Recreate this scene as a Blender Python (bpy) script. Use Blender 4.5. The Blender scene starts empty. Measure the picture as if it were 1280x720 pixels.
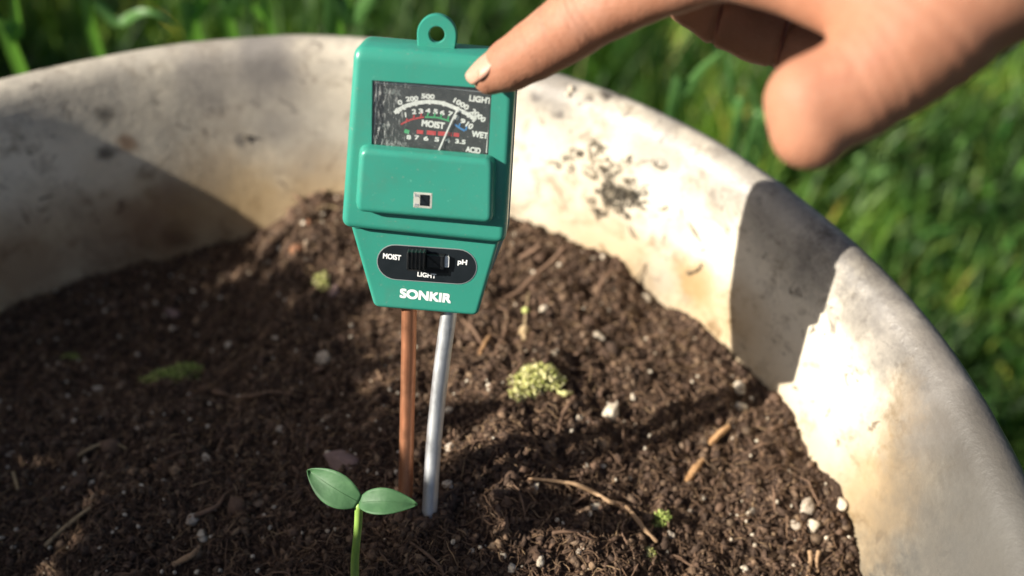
import bpy, bmesh, math, random
import numpy as np
from mathutils import Vector, Matrix
random.seed(7); RS = np.random.RandomState(11)
sc = bpy.context.scene
C = sc.collection
# ---------------------------------------------------------------- camera, world, sun, exposure
FPX, PITCH = 1300.0, math.radians(46.5)          # focal length in 1280-wide pixels, camera looks down 46.5 deg
cam = bpy.data.cameras.new('camera'); co = bpy.data.objects.new('camera', cam); C.objects.link(co)
co.location = (0, 0, 0); co.rotation_euler = (math.pi/2 - PITCH, 0, 0)
cam.sensor_width = 36; cam.lens = 36*FPX/1280; cam.clip_start = .01; cam.clip_end = 900
cam.dof.use_dof = True; cam.dof.focus_distance = .34; cam.dof.aperture_fstop = 5.4; cam.dof.aperture_blades = 0
sc.camera = co
SUN_EL, SUN_AZ = math.radians(31.3), math.radians(15.3)   # light travels towards +x, a little +y
sdir = Vector((math.cos(SUN_EL)*math.cos(SUN_AZ), math.cos(SUN_EL)*math.sin(SUN_AZ), -math.sin(SUN_EL)))
w = bpy.data.worlds.new('World'); sc.world = w; w.use_nodes = True
nt = w.node_tree; bg = nt.nodes['Background']
sky = nt.nodes.new('ShaderNodeTexSky'); sky.sky_type = 'NISHITA'; sky.sun_disc = False
sky.sun_elevation = SUN_EL; sky.dust_density = 3.5; sky.air_density = .8
sky.sun_rotation = math.atan2(-sdir.x, -sdir.y)
nt.links.new(sky.outputs[0], bg.inputs[0]); bg.inputs[1].default_value = .05
sl = bpy.data.lights.new('sun', 'SUN'); sl.energy = 5.0; sl.angle = math.radians(.5); sl.color = (1, .93, .82)
so = bpy.data.objects.new('sun', sl); C.objects.link(so); so.rotation_euler = sdir.to_track_quat('-Z', 'Y').to_euler(); so.location = (-2, -1, 2)
sc.view_settings.view_transform = 'Standard'; sc.view_settings.look = 'None'; sc.view_settings.exposure = 0.92
sc.cycles.max_bounces = 8; sc.cycles.diffuse_bounces = 6; sc.cycles.use_denoising = True

# ---------------------------------------------------------------- geometry helpers
def ray(px, py):
    x = (px-640)/FPX; y = -(py-360)/FPX
    return np.array([x, math.cos(PITCH)+y*math.sin(PITCH), -math.sin(PITCH)+y*math.cos(PITCH)])
def at(px, py, dist):
    d = ray(px, py); return d/np.linalg.norm(d)*dist
def tag(o, label=None, cat=None, group=None, kind=None):
    for k, v in (('label', label), ('category', cat), ('group', group), ('kind', kind)):
        if v: o[k] = v
    return o
def empty(name, loc=(0, 0, 0)):
    o = bpy.data.objects.new(name, None); o.empty_display_size = .01; o.location = loc; C.objects.link(o); return o
def link(name, me, m=None, parent=None, smooth=True):
    if m: me.materials.append(m)
    if smooth: me.shade_smooth()
    o = bpy.data.objects.new(name, me); C.objects.link(o)
    if parent: o.parent = parent
    return o
def mesh_np(name, V, F, m=None, parent=None, smooth=True):
    """V (n,3), F (m,k) equal sized faces"""
    V = np.asarray(V, np.float32); F = np.asarray(F, np.int32)
    me = bpy.data.meshes.new(name); n, k = F.shape
    me.vertices.add(len(V)); me.vertices.foreach_set('co', V.ravel())
    me.loops.add(n*k); me.loops.foreach_set('vertex_index', F.ravel())
    me.polygons.add(n); me.polygons.foreach_set('loop_start', np.arange(n, dtype=np.int32)*k)
    me.update(calc_edges=True); me.validate()
    return link(name, me, m, parent, smooth)
def frompy(name, V, F, m=None, parent=None, smooth=True):
    me = bpy.data.meshes.new(name); me.from_pydata([tuple(map(float, v)) for v in V], [], F); me.update()
    return link(name, me, m, parent, smooth)
def frombm(name, bm, m=None, parent=None, smooth=True):
    me = bpy.data.meshes.new(name); bm.to_mesh(me); bm.free(); return link(name, me, m, parent, smooth)

def vnoise(x, y, z=0., seed=0):
    """3-D value noise in numpy, -1..1"""
    x, y, z = np.broadcast_arrays(np.asarray(x, float), np.asarray(y, float), np.asarray(z, float))
    xi, yi, zi = np.floor(x).astype(np.int64), np.floor(y).astype(np.int64), np.floor(z).astype(np.int64)
    fx, fy, fz = x-xi, y-yi, z-zi
    fx, fy, fz = (t*t*(3-2*t) for t in (fx, fy, fz))
    def h(a, b, c):
        n = (a*374761393 + b*668265263 + c*1274126177 + seed*974634777) & 0xffffffff
        n = ((n ^ (n >> 13))*1274126177) & 0xffffffff
        return ((n ^ (n >> 16)) & 0xffff)/32767.5 - 1
    r = 0
    for a in (0, 1):
        for b in (0, 1):
            for c in (0, 1):
                r = r + h(xi+a, yi+b, zi+c)*(fx if a else 1-fx)*(fy if b else 1-fy)*(fz if c else 1-fz)
    return r
def fbm(x, y, z=0., oct=4, seed=0):
    r = 0; a = 1
    for i in range(oct):
        r = r + a*vnoise(np.asarray(x)*2**i, np.asarray(y)*2**i, np.asarray(z)*2**i, seed+i*17); a *= .5
    return r/2
def sstep(a, b, x):
    t = np.clip((np.asarray(x)-a)/(b-a), 0, 1); return t*t*(3-2*t)

# ---------------------------------------------------------------- material helpers
class Mat:
    def __init__(s, name, col=(.5, .5, .5), rough=.6, metal=0, spec=.5):
        s.m = bpy.data.materials.new(name); s.m.use_nodes = True; s.t = s.m.node_tree
        s.b = s.t.nodes['Principled BSDF']
        s.b.inputs['Base Color'].default_value = (*col, 1); s.b.inputs['Roughness'].default_value = rough
        s.b.inputs['Metallic'].default_value = metal; s.b.inputs['Specular IOR Level'].default_value = spec
    def n(s, typ, **kw):
        nd = s.t.nodes.new(typ)
        for k, v in kw.items():
            if k.startswith('i_'): nd.inputs[k[2:].replace('_', ' ')].default_value = v
            else: setattr(nd, k, v)
        return nd
    def l(s, a, b): s.t.links.new(a, b)
    def coord(s, kind='Object', scale=None):
        tc = s.n('ShaderNodeTexCoord')
        if scale is None: return tc.outputs[kind]
        mp = s.n('ShaderNodeMapping'); mp.inputs['Scale'].default_value = scale; s.l(tc.outputs[kind], mp.inputs[0]); return mp.outputs[0]
    def noise(s, vec, scale, detail=5, rough=.6, dist=0):
        n = s.n('ShaderNodeTexNoise'); n.inputs['Scale'].default_value = scale; n.inputs['Detail'].default_value = detail
        n.inputs['Roughness'].default_value = rough; n.inputs['Distortion'].default_value = dist; s.l(vec, n.inputs['Vector']); return n.outputs['Fac']
    def ramp(s, fac, stops, interp='LINEAR'):
        r = s.n('ShaderNodeValToRGB'); r.color_ramp.interpolation = interp
        e = r.color_ramp.elements
        while len(e) < len(stops): e.new(.5)
        for el, (p, c) in zip(e, stops):
            el.position = p; el.color = (*c, 1) if len(c) == 3 else c
        s.l(fac, r.inputs[0]); return r.outputs[0]
    def mix(s, fac, a, b, typ='MIX'):
        m = s.n('ShaderNodeMix', data_type='RGBA', blend_type=typ)
        for sock, v in ((m.inputs[0], fac), (m.inputs[6], a), (m.inputs[7], b)):
            if isinstance(v, (int, float)): sock.default_value = v
            elif isinstance(v, tuple): sock.default_value = (*v, 1)
            else: s.l(v, sock)
        return m.outputs[2]
    def math(s, op, a, b=0.):
        m = s.n('ShaderNodeMath', operation=op)
        for sock, v in ((m.inputs[0], a), (m.inputs[1], b)):
            if isinstance(v, (int, float)): sock.default_value = v
            else: s.l(v, sock)
        return m.outputs[0]
    def color(s, c): s.l(c, s.b.inputs['Base Color']); return s
    def bump(s, h, strength=.3, dist=.001):
        b = s.n('ShaderNodeBump'); b.inputs['Strength'].default_value = strength; b.inputs['Distance'].default_value = dist
        s.l(h, b.inputs['Height']); s.l(b.outputs[0], s.b.inputs['Normal']); return s
    def island(s): return s.n('ShaderNodeNewGeometry').outputs['Random Per Island']

IN = [(.2705, -.2905), (.2695, -.2845), (.2665, -.2808), (.262, -.2795), (.2575, -.2812), (.2540, -.2850), (.2515, -.2905), (.2490, -.297),
      (.2455, -.310), (.2420, -.325), (.2385, -.340), (.2345, -.358), (.2300, -.378), (.2255, -.40), (.22, -.43)]
def wall_r(z):
    zz = np.array([p[1] for p in IN[3:]])[::-1]; rr = np.array([p[0] for p in IN[3:]])[::-1]
    return np.interp(z, zz, rr)
def at_wall(px, py):
    d = ray(px, py)
    for t in np.arange(.25, .9, .0008):
        p = d*t
        if p[2] < -.28 and math.hypot(p[0]+.104, p[1]-.168) > wall_r(p[2]): break
    return p
SHADE_GREY = (.105, .10, .09)  # dark grey that paints soft shade onto the near right wall
GREY, RUST, DARK_, OCH = (.20, .185, .17), (.20, .10, .045), (.05, .042, .035), (.38, .25, .11)
STAINS_AND_SHADE = [(332, 72, .022, GREY, .8), (345, 92, .014, DARK_, .35), (255, 100, .02, GREY, .5), (60, 125, .02, GREY, .35), (150, 118, .022, GREY, .3), (222, 295, .011, DARK_, .95), (215, 280, .03, RUST, .6),
          (290, 255, .045, OCH, .55), (150, 300, .04, RUST, .45), (132, 190, .006, DARK_, .8), (160, 178, .007, RUST, .8), (300, 175, .005, DARK_, .8), (130, 142, .006, DARK_, .7), (345, 160, .012, GREY, .4),
          (690, 110, .016, GREY, .7), (758, 120, .004, DARK_, .9), (820, 170, .02, GREY, .5), (900, 215, .022, GREY, .5), (970, 250, .022, GREY, .4),
          (830, 345, .022, GREY, .5), (865, 350, .016, OCH, .8), (760, 320, .05, OCH, .45), (900, 400, .03, OCH, .5), (1130, 590, .03, OCH, .45), (1090, 620, .03, OCH, .5), (1190, 640, .05, SHADE_GREY, .7), (1230, 700, .06, SHADE_GREY, .7), (1200, 520, .02, SHADE_GREY, .5),
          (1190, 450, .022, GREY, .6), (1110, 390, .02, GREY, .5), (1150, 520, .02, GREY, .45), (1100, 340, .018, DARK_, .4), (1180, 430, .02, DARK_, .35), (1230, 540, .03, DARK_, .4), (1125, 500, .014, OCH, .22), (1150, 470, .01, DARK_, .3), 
          (410, 235, .03, OCH, .5), (300, 120, .05, GREY, .5), (400, 150, .05, GREY, .4), (250, 180, .04, GREY, .35), (20, 330, .03, RUST, .5)]  # the broad greys dim the back-left wall, painted for its weaker sunlight
# pot wall: weathered cream enamel with grime
POT_C = np.array([-.104, .168])
M = {}
def m_pot():
    a = Mat('weathered_cream', rough=.42); v = a.coord()
    base = a.ramp(a.noise(v, 9, 4), [(.3, (.63, .56, .44)), (.7, (.76, .71, .60))])
    sep = a.n('ShaderNodeSeparateXYZ'); a.l(v, sep.inputs[0]); z = sep.outputs[2]
    # ochre stain that rises out of the soil in uneven tongues
    hz = a.math('ADD', z, a.math('MULTIPLY', a.math('SUBTRACT', a.noise(v, 22, 4), .5), .05))
    ochre = a.ramp(a.math('MULTIPLY', a.math('ADD', hz, .40), 10), [(.0, (1, 1, 1)), (.45, (.75, .75, .75)), (.78, (0, 0, 0))])
    c = a.mix(a.math('MULTIPLY', ochre, .75), base, (.42, .29, .13))
    # grey weathering band near the rim
    rimz = a.math('ADD', z, a.math('MULTIPLY', a.math('SUBTRACT', a.noise(v, 30, 6, .7), .5), .045))
    rf = a.ramp(a.math('MULTIPLY', a.math('ADD', rimz, .33), 16), [(.38, (0, 0, 0)), (.7, (.9, .9, .9))])
    c = a.mix(a.math('MULTIPLY', a.math('MULTIPLY', rf, .62), a.ramp(a.noise(v, 48, 9, .78), [(.36, (.12, .12, .12)), (.56, (1, 1, 1))])), c, (.21, .19, .17))
    # blotches of dirt, small black specks, rust
    c = a.mix(a.ramp(a.noise(v, 17, 8, .72, .4), [(.53, (0, 0, 0)), (.73, (.6, .6, .6))]), c, (.20, .155, .11))
    c = a.mix(a.ramp(a.noise(v, 95, 4, .6, .8), [(.62, (0, 0, 0)), (.68, (.85, .85, .85))]), c, (.07, .055, .045))
    c = a.mix(a.ramp(a.noise(v, 400, 3, .6), [(.62, (0, 0, 0)), (.72, (.35, .35, .35))]), c, (.2, .18, .15))
    # mottled grey at the near right side, soft shade painted in with grime
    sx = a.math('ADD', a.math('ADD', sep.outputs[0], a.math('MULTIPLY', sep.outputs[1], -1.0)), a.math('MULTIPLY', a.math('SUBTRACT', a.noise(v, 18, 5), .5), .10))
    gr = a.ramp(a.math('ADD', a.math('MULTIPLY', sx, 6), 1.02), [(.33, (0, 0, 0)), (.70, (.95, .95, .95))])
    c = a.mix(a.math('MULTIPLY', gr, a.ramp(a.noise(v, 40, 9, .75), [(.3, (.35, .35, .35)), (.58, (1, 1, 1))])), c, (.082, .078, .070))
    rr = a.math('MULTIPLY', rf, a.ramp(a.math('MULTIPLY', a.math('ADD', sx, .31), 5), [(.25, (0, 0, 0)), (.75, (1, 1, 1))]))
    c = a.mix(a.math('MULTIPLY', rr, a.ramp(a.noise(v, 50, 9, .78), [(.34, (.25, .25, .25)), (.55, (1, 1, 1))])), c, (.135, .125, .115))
    c = a.mix(1.0, c, a.ramp(a.noise(v, 60, 10, .78, .3), [(.34, (.42, .38, .34)), (.48, (1.0, .99, .97))]), 'MULTIPLY')
    # stains at fixed places on the wall, some of them painted shade
    for px, py, rad, col, st in STAINS_AND_SHADE:
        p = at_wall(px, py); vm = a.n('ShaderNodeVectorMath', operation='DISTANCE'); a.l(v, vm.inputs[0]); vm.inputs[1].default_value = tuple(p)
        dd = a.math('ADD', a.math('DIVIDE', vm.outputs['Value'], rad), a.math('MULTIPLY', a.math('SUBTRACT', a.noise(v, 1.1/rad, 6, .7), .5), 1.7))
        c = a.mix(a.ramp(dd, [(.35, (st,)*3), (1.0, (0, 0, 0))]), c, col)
    a.color(c)
    a.bump(a.math('ADD', a.noise(v, 120, 6, .7), a.math('MULTIPLY', a.noise(v, 600, 3), .35)), .35, .0012)
    a.l(a.ramp(a.noise(v, 40, 4), [(.3, (.32,)*3), (.7, (.6,)*3)]), a.b.inputs['Roughness'])
    return a.m
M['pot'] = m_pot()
def m_soil(name, d=1.0):
    a = Mat(name, rough=.9, spec=.25); v = a.coord()
    c = a.ramp(a.noise(v, 60, 6, .7), [(.25, (.030*d, .018*d, .012*d)), (.5, (.065*d, .039*d, .026*d)), (.75, (.115*d, .072*d, .050*d))])
    c = a.mix(a.ramp(a.noise(v, 900, 3), [(.4, (0, 0, 0)), (.75, (.6, .6, .6))]), c, (.13*d, .085*d, .06*d))
    a.color(c); a.bump(a.noise(v, 700, 5, .7), .9, .0012)
    return a.m
M['soil'] = m_soil('potting_soil', .8)
def m_crumb():
    a = Mat('soil_crumb', rough=.85, spec=.3); v = a.coord()
    c = a.ramp(a.island(), [(0, (.024, .013, .009)), (.35, (.070, .040, .026)), (.7, (.155, .090, .058)), (.92, (.26, .155, .10)), (1, (.42, .30, .20))])
    c = a.mix(.55, c, a.ramp(a.noise(v, 1200, 3), [(.3, (.02, .012, .008)), (.7, (.15, .10, .07))]))
    a.color(c); a.bump(a.noise(v, 1500, 4), .7, .0006); return a.m
M['crumb'] = m_crumb()
def m_simple(name, c1, c2, scale, rough=.7, bs=.3, bd=.0006, **k):
    a = Mat(name, rough=rough, **k); v = a.coord(); f = a.noise(v, scale, 5, .65)
    a.color(a.ramp(f, [(.3, c1), (.7, c2)])); a.bump(a.noise(v, scale*2.5, 4), bs, bd); return a.m
def m_island(name, stops, rough=.8, scale=None, **k):
    a = Mat(name, rough=rough, **k); c = a.ramp(a.island(), stops)
    if scale: c = a.mix(.5, c, a.ramp(a.noise(a.coord(), scale, 3), [(.3, tuple(x*.4 for x in stops[0][1])), (.7, stops[-1][1])]))
    a.color(c); return a
M['flake'] = m_island('bark_flake', [(0, (.025, .014, .009)), (.5, (.075, .042, .026)), (.85, (.17, .095, .055)), (1, (.33, .22, .13))], .8, 700).m
M['fibre'] = m_island('peat_fibre', [(0, (.05, .028, .016)), (.5, (.13, .075, .042)), (.85, (.22, .13, .075)), (1, (.36, .24, .13))], .8).m
M['perlite'] = m_simple('perlite', (.42, .34, .24), (.78, .70, .56), 500, .85, .6)
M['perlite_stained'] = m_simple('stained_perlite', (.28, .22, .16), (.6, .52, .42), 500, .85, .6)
M['pebble'] = m_simple('pinkish_pebble', (.16, .10, .085), (.30, .20, .17), 120, .7)
M['pebble_red'] = m_simple('rusty_pebble', (.20, .08, .035), (.34, .15, .07), 200, .7)
M['root'] = m_simple('tan_root', (.26, .155, .08), (.50, .33, .19), 300, .75)
M['twig'] = m_simple('brown_twig', (.09, .052, .03), (.22, .13, .08), 260, .8)
M['straw'] = m_simple('straw', (.30, .21, .11), (.48, .36, .2), 200, .7)
M['chip'] = m_simple('wood_chip', (.38, .20, .08), (.62, .38, .19), 160, .7)
M['moss'] = m_island('moss', [(0, (.26, .30, .06)), (.5, (.55, .54, .20)), (1, (.85, .80, .45))], .8).m
M['moss_green'] = m_island('green_moss', [(0, (.16, .24, .04)), (.5, (.34, .44, .10)), (1, (.60, .64, .22))], .8).m
M['debris'] = m_island('dried_moss_debris', [(0, (.03, .025, .018)), (.6, (.10, .085, .06)), (1, (.24, .2, .14))], .8).m

# green plastic
def m_plastic():
    a = Mat('green_plastic', rough=.38, spec=.5); v = a.coord()
    c = a.ramp(a.noise(v, 14, 3), [(.35, (.034, .265, .195)), (.65, (.045, .305, .228))])
    # pale scuffs and dust specks
    sp = a.ramp(a.noise(v, 260, 4, .75, .6), [(.66, (0, 0, 0)), (.72, (.55, .55, .55))])
    c = a.mix(sp, c, (.16, .48, .36))
    # fine soil dust and smudges
    c = a.mix(a.ramp(a.noise(v, 70, 7, .75, .5), [(.5, (0, 0, 0)), (.78, (.45,)*3)]), c, (.09, .20, .15))
    c = a.mix(a.ramp(a.noise(v, 700, 3, .6), [(.64, (0, 0, 0)), (.72, (.5,)*3)]), c, (.22, .30, .24))
    a.color(c); a.l(a.ramp(a.noise(v, 30, 5), [(.3, (.26,)*3), (.7, (.4,)*3)]), a.b.inputs['Roughness'])
    a.bump(a.noise(v, 900, 3), .08, .0003)
    a.b.inputs['Subsurface Weight'].default_value = .08; a.b.inputs['Subsurface Radius'].default_value = (.001, .003, .002)
    return a.m
M['green'] = m_plastic()
M['back'] = m_simple('back_cover_grey_white', (.42, .43, .38), (.58, .58, .52), 80, .45, .05)
M['black'] = m_simple('black_plastic', (.010, .011, .012), (.02, .021, .022), 300, .35, .1)
M['plate'] = m_simple('black_plate', (.008, .012, .015), (.014, .018, .022), 300, .28, .05)
M['slot'] = m_simple('slot_black', (.003, .003, .003), (.006, .006, .006), 100, .6, .05)
M['dial'] = m_simple('dial_black', (.028, .032, .032), (.05, .055, .055), 400, .5, .2)
M['white'] = m_simple('white_print', (.84, .86, .84), (.93, .94, .92), 800, .6, .05)
M['dimwhite'] = m_simple('dim_white_print', (.10, .11, .11), (.30, .32, .31), 900, .6, .05)  # dimmer print for the left-hand words of the dial
M['red'] = m_simple('red_print', (.55, .04, .05), (.68, .07, .07), 500, .6, .05)
M['greenp'] = m_simple('green_print', (.05, .42, .16), (.09, .52, .22), 500, .6, .05)
M['blue'] = m_simple('blue_print', (.05, .25, .60), (.08, .32, .72), 500, .6, .05)
M['silverline'] = Mat('silver_line', (.6, .62, .62), .35, .7).m
def m_metal(name, c1, c2, rough, sc_=60):
    a = Mat(name, rough=rough, metal=.9); v = a.coord('Object', (14, 14, 1))
    c = a.ramp(a.noise(v, sc_, 5, .7), [(.3, c1), (.7, c2)]); v2 = a.coord()
    c = a.mix(a.ramp(a.noise(v2, 120, 5, .7), [(.52, (0, 0, 0)), (.75, (.5, .5, .5))]), c, tuple(x*.45 for x in c1))
    a.color(c); a.l(a.ramp(a.noise(v2, 90, 4), [(.3, (rough-.1,)*3), (.7, (rough+.15,)*3)]), a.b.inputs['Roughness'])
    a.bump(a.noise(v, sc_*2, 3), .12, .0003); return a.m
M['copper'] = m_metal('copper', (.46, .19, .10), (.62, .30, .17), .5)
M['alu'] = m_metal('aluminium', (.48, .50, .52), (.66, .68, .70), .48)
def m_window():
    a = Mat('scratched_window', (.9, .9, .9), .12); t = a.t; v = a.coord('Object', (1, 1, 1))
    mp = a.n('ShaderNodeMapping'); mp.inputs['Rotation'].default_value = (0, .7, 0); mp.inputs['Scale'].default_value = (900, 1, 220)
    a.l(v, mp.inputs[0]); n = a.noise(mp.outputs[0], 1.6, 3, .6)
    sep = a.n('ShaderNodeSeparateXYZ'); a.l(v, sep.inputs[0])
    # scratches gather on the left end of the pane
    left = a.ramp(a.math('ADD', a.math('MULTIPLY', sep.outputs[0], -34), .15), [(.3, (.06,)*3), (.85, (1, 1, 1))])
    s = a.math('MULTIPLY', a.ramp(n, [(.54, (0, 0, 0)), (.70, (.6,)*3)]), left)
    dust = a.ramp(a.noise(v, 2200, 2, .6), [(.66, (0, 0, 0)), (.74, (.35,)*3)])
    haze = a.math('ADD', a.math('ADD', s, dust), .02)
    tr = a.n('ShaderNodeBsdfTransparent'); tr.inputs[0].default_value = (.95, .96, .95, 1)
    gl = a.n('ShaderNodeBsdfGlossy'); gl.inputs['Roughness'].default_value = .08
    df = a.n('ShaderNodeBsdfDiffuse'); df.inputs[0].default_value = (.6, .62, .6, 1)
    lw = a.n('ShaderNodeLayerWeight'); lw.inputs[0].default_value = .5
    frv = a.math('ADD', .04, a.math('MULTIPLY', a.math('POWER', lw.outputs['Facing'], 4.), .6))
    m1 = a.n('ShaderNodeMixShader'); a.l(frv, m1.inputs[0]); a.l(tr.outputs[0], m1.inputs[1]); a.l(gl.outputs[0], m1.inputs[2])
    m2 = a.n('ShaderNodeMixShader'); a.l(haze, m2.inputs[0]); a.l(m1.outputs[0], m2.inputs[1]); a.l(df.outputs[0], m2.inputs[2])
    a.l(m2.outputs[0], t.nodes['Material Output'].inputs[0]); return a.m
M['window'] = m_window()
def m_skin():
    a = Mat('skin', rough=.62, spec=.3); v = a.coord()
    c = a.ramp(a.noise(v, 45, 5, .6), [(.3, (.32, .145, .085)), (.55, (.39, .185, .115)), (.75, (.46, .235, .155))])
    c = a.mix(a.ramp(a.noise(v, 380, 4, .7), [(.42, (0, 0, 0)), (.75, (.5,)*3)]), c, (.30, .115, .065))
    c = a.mix(a.ramp(a.noise(v, 90, 5, .65, .5), [(.48, (0, 0, 0)), (.72, (.55,)*3)]), c, (.30, .12, .075))
    c = a.mix(a.ramp(a.noise(v, 26, 3, .5), [(.45, (0, 0, 0)), (.65, (.5,)*3)]), c, (.44, .20, .115))
    a.color(c)
    vm = a.n('ShaderNodeVectorMath', operation='DISTANCE'); a.l(v, vm.inputs[0]); vm.inputs[1].default_value = tuple(at(705, 18, .275))
    c = a.mix(a.math('MULTIPLY', a.ramp(a.math('MULTIPLY', vm.outputs['Value'], 60), [(.3, (1, 1, 1)), (.95, (0, 0, 0))]), a.ramp(a.noise(v, 260, 4, .7), [(.35, (.2,)*3), (.6, (.8,)*3)])), c, (.60, .36, .28))
    a.color(c)
    vo = a.n('ShaderNodeTexVoronoi'); vo.inputs['Scale'].default_value = 1100; a.l(v, vo.inputs['Vector'])
    mp = a.n('ShaderNodeMapping'); mp.inputs['Rotation'].default_value = (.3, .5, .5); mp.inputs['Scale'].default_value = (1, .22, .22); a.l(v, mp.inputs[0])
    wr = a.noise(mp.outputs[0], 700, 4, .6)
    a.bump(a.math('ADD', a.math('MULTIPLY', vo.outputs['Distance'], .6), wr), .24, .0007)
    a.b.inputs['Subsurface Weight'].default_value = .12; a.b.inputs['Subsurface Radius'].default_value = (.006, .0022, .0012)
    return a.m
M['skin'] = m_skin()
M['crease'] = Mat('skin_crease', (.20, .06, .04), .7).m
a = Mat('fingernail', (.50, .29, .21), .3, 0, .5); a.b.inputs['Subsurface Weight'].default_value = .2; a.b.inputs['Subsurface Radius'].default_value = (.004, .002, .001); M['nail'] = a.m
def leaf_mat(name, stops, rough=.5, trans=.35, noise=None, light_patch=False):
    a = Mat(name, rough=rough, spec=.4)
    c = a.ramp(a.island(), stops)
    if noise: c = a.mix(.5, c, a.ramp(a.noise(a.coord(), noise, 4), [(.3, stops[0][1]), (.7, stops[-1][1])]))
    if light_patch: c = a.mix(1.0, c, a.ramp(a.noise(a.coord(), 5.5, 4, .6), [(.38, (.35, .38, .42)), (.52, (1, 1, .9)), (.64, (3.0, 2.3, 1.4))]), 'MULTIPLY')  # sunlit and shaded clumps painted into the leaf colour by noise
    a.color(c)
    tl = a.n('ShaderNodeBsdfTranslucent'); a.l(a.mix(1.0, c, (1.6, 1.7, .7), 'MULTIPLY'), tl.inputs[0])
    ms = a.n('ShaderNodeMixShader'); ms.inputs[0].default_value = trans
    a.l(a.b.outputs[0], ms.inputs[1]); a.l(tl.outputs[0], ms.inputs[2]); a.l(ms.outputs[0], a.t.nodes['Material Output'].inputs[0])
    return a.m
M['grass'] = leaf_mat('grass_blades', [(0, (.020, .058, .014)), (.35, (.040, .105, .022)), (.75, (.075, .165, .034)), (.95, (.14, .24, .055)), (1, (.28, .26, .11))], light_patch=True)
M['weed'] = leaf_mat('broad_leaf', [(0, (.03, .11, .02)), (.6, (.07, .20, .035)), (1, (.13, .28, .05))])
M['clover'] = leaf_mat('clover_leaf', [(0, (.04, .10, .02)), (.6, (.10, .20, .03)), (1, (.24, .30, .06))], light_patch=True)
M['blade'] = leaf_mat('long_grass_blade', [(0, (.09, .22, .06)), (1, (.13, .28, .08))], .45)
M['shrub'] = leaf_mat('shrub_leaf', [(0, (.03, .09, .02)), (1, (.08, .17, .04))], .5, .1)

# ---------------------------------------------------------------- ground
GZ = -.82
def build_ground():
    a = Mat('lawn_ground', rough=.95, spec=.2); v = a.coord()
    c = a.ramp(a.noise(v, 3, 6, .65), [(.3, (.016, .030, .008)), (.6, (.03, .06, .014)), (.8, (.05, .045, .025))])
    c = a.mix(a.ramp(a.noise(v, 60, 5, .7), [(.4, (0, 0, 0)), (.7, (.7,)*3)]), c, (.025, .02, .012))
    a.color(c); a.bump(a.noise(v, 90, 5), .8, .01)
    n = 60; xs = np.concatenate([[-400, -100, -30, -10, -5], np.linspace(-3, 3, n), [5, 10, 30, 100, 400]])
    X, Y = np.meshgrid(xs, xs); r = np.hypot(X, Y)
    Z = GZ + .012*fbm(X*3, Y*3, seed=5)*(r < 6)
    N = len(xs); V = np.c_[X.ravel(), Y.ravel(), Z.ravel()]
    i = np.arange(N*N).reshape(N, N)
    F = np.c_[i[:-1, :-1].ravel(), i[:-1, 1:].ravel(), i[1:, 1:].ravel(), i[1:, :-1].ravel()]
    o = mesh_np('ground', V, F, a.m); tag(o, kind='structure')
build_ground()

# ---------------------------------------------------------------- the pot
IN = [(.2705, -.2905), (.2695, -.2845), (.2665, -.2808), (.262, -.2795), (.2575, -.2812), (.2540, -.2850), (.2515, -.2905), (.2490, -.297),
      (.2455, -.310), (.2420, -.325), (.2385, -.340), (.2345, -.358), (.2300, -.378), (.2255, -.40), (.22, -.43)]
OUT = [(.2695, -.298), (.266, -.304), (.2615, -.309), (.259, -.318), (.250, -.38), (.235, -.47), (.215, -.58), (.195, -.72), (.183, GZ+.004)]
def wall_r(z):
    zz = np.array([p[1] for p in IN[3:]])[::-1]; rr = np.array([p[0] for p in IN[3:]])[::-1]
    return np.interp(z, zz, rr)
def wobble(th, z): return 1 + .0028*np.sin(2*th+.6) + .0016*np.sin(5*th+1) + .0012*np.sin(9*th)
def lathe(prof, n, name, m, parent, fine=True):
    P = []
    for (r0, z0), (r1, z1) in zip(prof, prof[1:]):
        k = 2 if fine else 1
        for i in range(k): P.append((r0+(r1-r0)*i/k, z0+(z1-z0)*i/k))
    P.append(prof[-1]); P = np.array(P)
    th = np.linspace(0, 2*np.pi, n, endpoint=False)
    R = P[:, 0:1]*wobble(th[None], 0); X = POT_C[0]+R*np.cos(th); Y = POT_C[1]+R*np.sin(th); Z = np.repeat(P[:, 1:2], n, 1)
    d = .0009*fbm(X*28, Y*28, Z*28, 4, 3)            # slightly battered surface
    X = X + d*np.cos(th); Y = Y + d*np.sin(th); Z = Z + .0010*fbm(X*14, Y*14, 0, 3, 9)
    V = np.stack([X, Y, Z], -1).reshape(-1, 3); K = len(P)
    i = np.arange(K*n).reshape(K, n); j = np.roll(i, -1, 1)
    F = np.c_[i[:-1].ravel(), i[1:].ravel(), j[1:].ravel(), j[:-1].ravel()]
    return mesh_np(name, V, F, m, parent)
pot = empty('plant_pot', (POT_C[0], POT_C[1], GZ)); tag(pot, 'large round weathered cream pot filled with dark soil, stained grey along its rim', 'pot')
def keep(o, p=pot):
    o.parent = p; o.matrix_parent_inverse = Matrix.Translation(p.location).inverted(); return o
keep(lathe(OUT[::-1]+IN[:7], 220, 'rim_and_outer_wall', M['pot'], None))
keep(lathe([(r, z) for r, z in IN[6:]], 220, 'inner_wall', M['pot'], None))

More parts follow.
